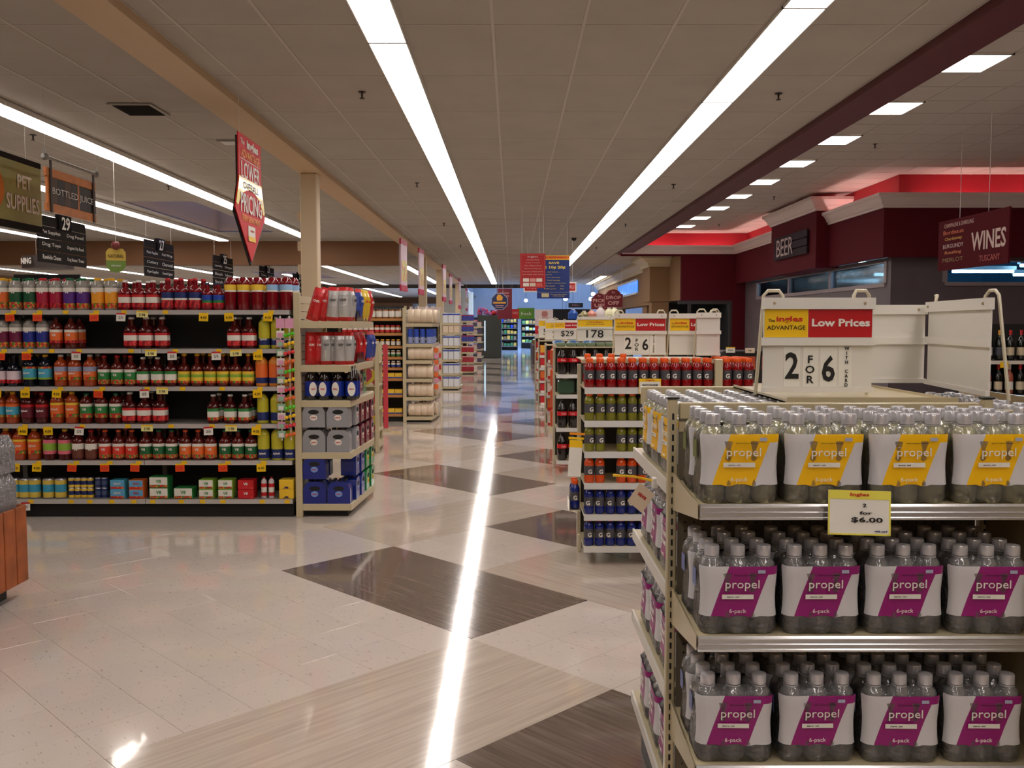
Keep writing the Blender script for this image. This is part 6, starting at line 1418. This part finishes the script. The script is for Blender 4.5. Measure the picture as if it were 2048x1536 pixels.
# service counter with dark monitor and cards before the dark doorway
cc = root('service_counter', (3.75, 13.9, 0), 0, 'dark service counter with orange panels before the unlit doorway', 'counter')
part('counter_top', MB().cbox(-.62, .75, -.3, .35, 1.17, 1.20, .01), BLACK, cc); part('cabinet', bx(-.55, .7, -.25, .3, 0, 1.17), mat('counter dark', (38, 34, 34), .5), cc)
part('orange_panel', MB().box(-.4, -.12, -.26, -.25, .92, 1.12).box(-.02, .2, -.26, -.25, .92, 1.12), mat('panel orange red', (196, 84, 50), .5), cc)
mo = root('monitor', (4.02, 13.85, 1.2), -.3, 'black tilted monitor standing on the service counter', 'monitor')
part('screen', MB().prismy([(-.16, .02), (.18, .02), (.2, .38), (-.05, .38)], -.02, .02), BLACK, mo); part('foot', MB().cbox(-.1, .1, -.08, .08, 0, .022, .004), BLACK, mo)
card('price_card', at(1461, 694, 13.55)[0], 13.55, at(1461, 694, 13.55)[2], .135, .085, 'white card with yellow rim on the dark service counter', [('SALE', INK, 0, .55, .5, .25)])
card('price_card', at(1500, 696, 13.55)[0], 13.55, at(1500, 696, 13.55)[2], .14, .075, 'plain cream card at the monitor side of the service counter', [('ASK', INK, 0, .5, .4, .25)], head=None, body=mat('cream card', (226, 206, 180), .5))
for i in range(2):
    t = root('door_glass', (at(1467 + 10 * i, 645, 28.4)[0], 28.5, ZY(656, 28.4))); t.parent = bpy.data.objects['door_1']
    part('pane', bx(-.055, .055, -.01, 0, 0, .37 + .02 * i), mat('lit pane', (110, 150, 190), .3, emit=.8, ecol=(110, 160, 220)), t); part('frame', MB().box(-.065, -.055, -.015, .02, 0, .39).box(.055, .065, -.015, .02, 0, .39), BLACK, t)
ol = root('doorway_lamp', (at(1436, 609, 26.6)[0], 26.6, 2.215), 0, 'round white lamp under the ceiling of the dark doorway', 'lamp'); part('diffuser', MB().lathe([(.14, 0), (.3, .02), (.3, .03)], 18, sy=.8), mat('doorway lamp glow', (255, 255, 255), .4, emit=4), ol)
ex = root('alarm_box', (at(1510, 628, 24.9)[0], 24.98, ZY(643, 24.95)), 0, 'small red and orange alarm box on the maroon wall end', 'alarm'); part('body', MB().cbox(-.05, .05, 0, .05, 0, .33, .01), mat('alarm red', (196, 50, 60), .4), ex); part('label', bx(-.035, .035, -.003, 0, .1, .18), O_, ex)

# ------------------------------------------------------------------ far end of the store
fz = root('freezer_case', (-1.62, 43, 0), 0, 'tall dark freezer case with a lit vertical door edge at the far left', 'freezer')
part('body', MB().cbox(0, 1.1, 0, 4, 0, 2.02, .02), mat('freezer dark green', (52, 56, 50), .4), fz)
part('shelf_goods', MB().box(-.35, -.01, 0, .5, .2, .5).box(-.35, -.01, 0, .5, .65, .9).box(-.35, -.01, 0, .5, 1.05, 1.3).box(-.35, -.01, 0, .5, 1.45, 1.7), printed('freezer goods', (150, 160, 190), (180, 110, 90), (200, 200, 190), 8), fz)
part('door_light', bx(.33, .37, -.03, 0, .35, 1.75), mat('freezer strip glow', (180, 210, 240), .4, emit=2.5, ecol=(170, 205, 245)), fz)
m = MB(); rr = random.Random(9)
for i in range(30): m.ball((rr.uniform(.05, 1.0), rr.uniform(0, .5), 2.06 + rr.uniform(0, .28)), rr.uniform(.06, .11), 6, 4, rr.randrange(3))
part('flower_heap', m, [mat('heap red', (196, 40, 50), .5), mat('heap pink', (180, 90, 150), .5), mat('heap violet', (110, 80, 150), .5)], fz)['kind'] = 'stuff'
def far_goods(x0, x1, y, zs, label, cols, seed, n=5):
    r_ = random.Random(seed); t = root('produce_shelving', ((x0 + x1) / 2, y, 0), 0, label, 'shelving'); w = (x1 - x0) / 2
    part('frame', MB().box(-w, w, .5, .55, 0, zs[0] + .35).box(-w, -w + .04, 0, .5, 0, zs[0] + .35).box(w - .04, w, 0, .5, 0, zs[0] + .35), BLACK, t)
    for z in zs:
        part('shelf', bx(-w, w, 0, .5, z - .03, z), mat('far shelf', (120, 110, 100), .5), t)
    for z in zs:
        for i in range(n):
            a = -w + .05 + (2 * w - .1) * i / n; part('goods', MB().cbox(a, a + (2 * w - .1) / n - .03, .03, .4, z + .001, z + r_.uniform(.14, .24), .02), rgbm(r_.choice(cols)), t)
far_goods(-.75, .35, 56, [1.7, 1.35, 1.0, .65, .25], 'dark shelving with blue and amber goods at the end of the walkway', [(40, 60, 150), (200, 150, 60), (120, 90, 60), (60, 110, 60)], 2)
far_goods(.6, 2.6, 60, [1.6, 1.2, .8, .4], 'lit shelving with yellow goods at the very end of the walkway', [(220, 200, 80), (170, 120, 60), (90, 130, 70), (200, 190, 170)], 5, 8)
far_goods(2.8, 5.5, 58, [1.9, 1.5, 1.1, .7, .3], 'dark bakery shelving past the navy canopy', [(60, 50, 50), (150, 120, 90), (40, 60, 90)], 6, 8)
far_goods(-2.9, -1.2, 62, [1.7, 1.3, .9, .5], 'dark shelving in the far corner behind the freezer case', [(180, 60, 60), (60, 80, 70), (200, 170, 90)], 7, 6)
# floor bins on the far right edge of the walkway
db = root('produce_bin', (1.25, 36, 0), 0, 'dark wood produce bin at the right edge of the distant walkway', 'display bin'); part('bin', MB().cbox(-.4, .5, 0, 6, 0, .75, .02), mat('dark brown', (58, 34, 30), .5), db)
m = MB(); rr = random.Random(12)
for i in range(60): m.ball((rr.uniform(-.33, .4), rr.uniform(.1, 5.8), .78 + rr.uniform(0, .1)), .09, 6, 4, rr.randrange(2))
part('produce', m, [mat('produce green', (90, 120, 50), .5), mat('produce red', (150, 50, 40), .5)], db)['kind'] = 'stuff'

# ------------------------------------------------------------------ small ceiling things
SPR = mat('sprinkler brass dark', (60, 50, 42), .4, metal=.5)
sp_plate = MB().lathe([(.032, -.004), (.032, .001)], 12).mesh('escutcheon', SPR); sp_stem = MB().lathe([(.007, -.05), (.009, -.004)], 8).mesh('stem', SPR); sp_def = MB().lathe([(.02, -.056), (.022, -.052), (.02, -.05)], 10).mesh('deflector', SPR)
SK = [('escutcheon', sp_plate, (0, 0, 0), []), ('stem', sp_stem, (0, 0, 0), []), ('deflector', sp_def, (0, 0, 0), [])]
def at_z(px, py, z):
    a = (px - 1024) / F; b = (768 - py) / F; d = (a, math.cos(PITCH) + b * math.sin(PITCH), -math.sin(PITCH) + b * math.cos(PITCH)); k = (z - 1.6) / d[2]; return (d[0] * k, d[1] * k, z)
for i, (px, py, z) in enumerate(((724, 184, ZC), (834, 366, ZC), (888, 446, ZC), (921, 490, ZC), (1557, 187, ZC), (1347, 369, ZC), (1251, 448, ZC), (66, 270, ZC), (337, 372, ZC), (538, 440, ZC), (1750, 288, ZR), (1548, 393, ZR), (1438, 448, ZR), (952, 517, ZC), (962, 536, ZC), (1193, 494, ZC))):
    x, y, zz = at_z(px, py, z); place(SK, 'sprinkler_head', (x, y, zz - .001), 0, f'small brass sprinkler head on the ceiling, {nth(i)} of those in view', 'sprinkler', 'sprinkler heads')
x, y, z = at_z(1148, 476, ZC); t = root('dome_camera', (x, y, z), 0, 'small black dome camera on the ceiling between the strip lights', 'camera'); part('dome', MB().lathe([(.02, -.07), (.05, -.05), (.06, -.01), (.06, 0)], 12), BLACK, t)
# air vents in the left ceiling
for i, (q, nm, dk) in enumerate(((((215, 206), (305, 206), (338, 230), (255, 230)), 'black louvred air vent in the ceiling above the juice shelving', True), (((432, 280), (474, 280), (486, 289), (448, 289)), 'pale ceiling air vent near the arrow banner', False))):
    P = [at_z(px, py, ZC) for px, py in q]; x0, x1 = P[3][0] + .0, P[2][0]; x0, x1 = (P[0][0] + P[3][0]) / 2, (P[1][0] + P[2][0]) / 2; y0, y1 = P[0][1], P[2][1]
    t = root('air_vent', ((x0 + x1) / 2, (y0 + y1) / 2, ZC - .012), 0, nm, 'vent'); w, d = (x1 - x0) / 2, (y1 - y0) / 2
    part('frame', MB().box(-w, -w + .03, -d, d, -.002, .011).box(w - .03, w, -d, d, -.002, .011).box(-w + .03, w - .03, -d, -d + .03, -.002, .011).box(-w + .03, w - .03, d - .03, d, -.002, .011), CEIL, t)
    part('duct', bx(-w + .03, w - .03, -d + .03, d - .03, .009, .011), DARK if dk else BEAM, t)
    n = 12
    for k in range(n): 
        yy = -d + .05 + (2 * d - .1) * k / (n - 1); part('slat', MB().quad([(-w + .03, yy - .012, .008), (w - .03, yy - .012, .008), (w - .03, yy + .008, -.004), (-w + .03, yy + .008, -.004)]), SLATE if dk else HOUS, t)
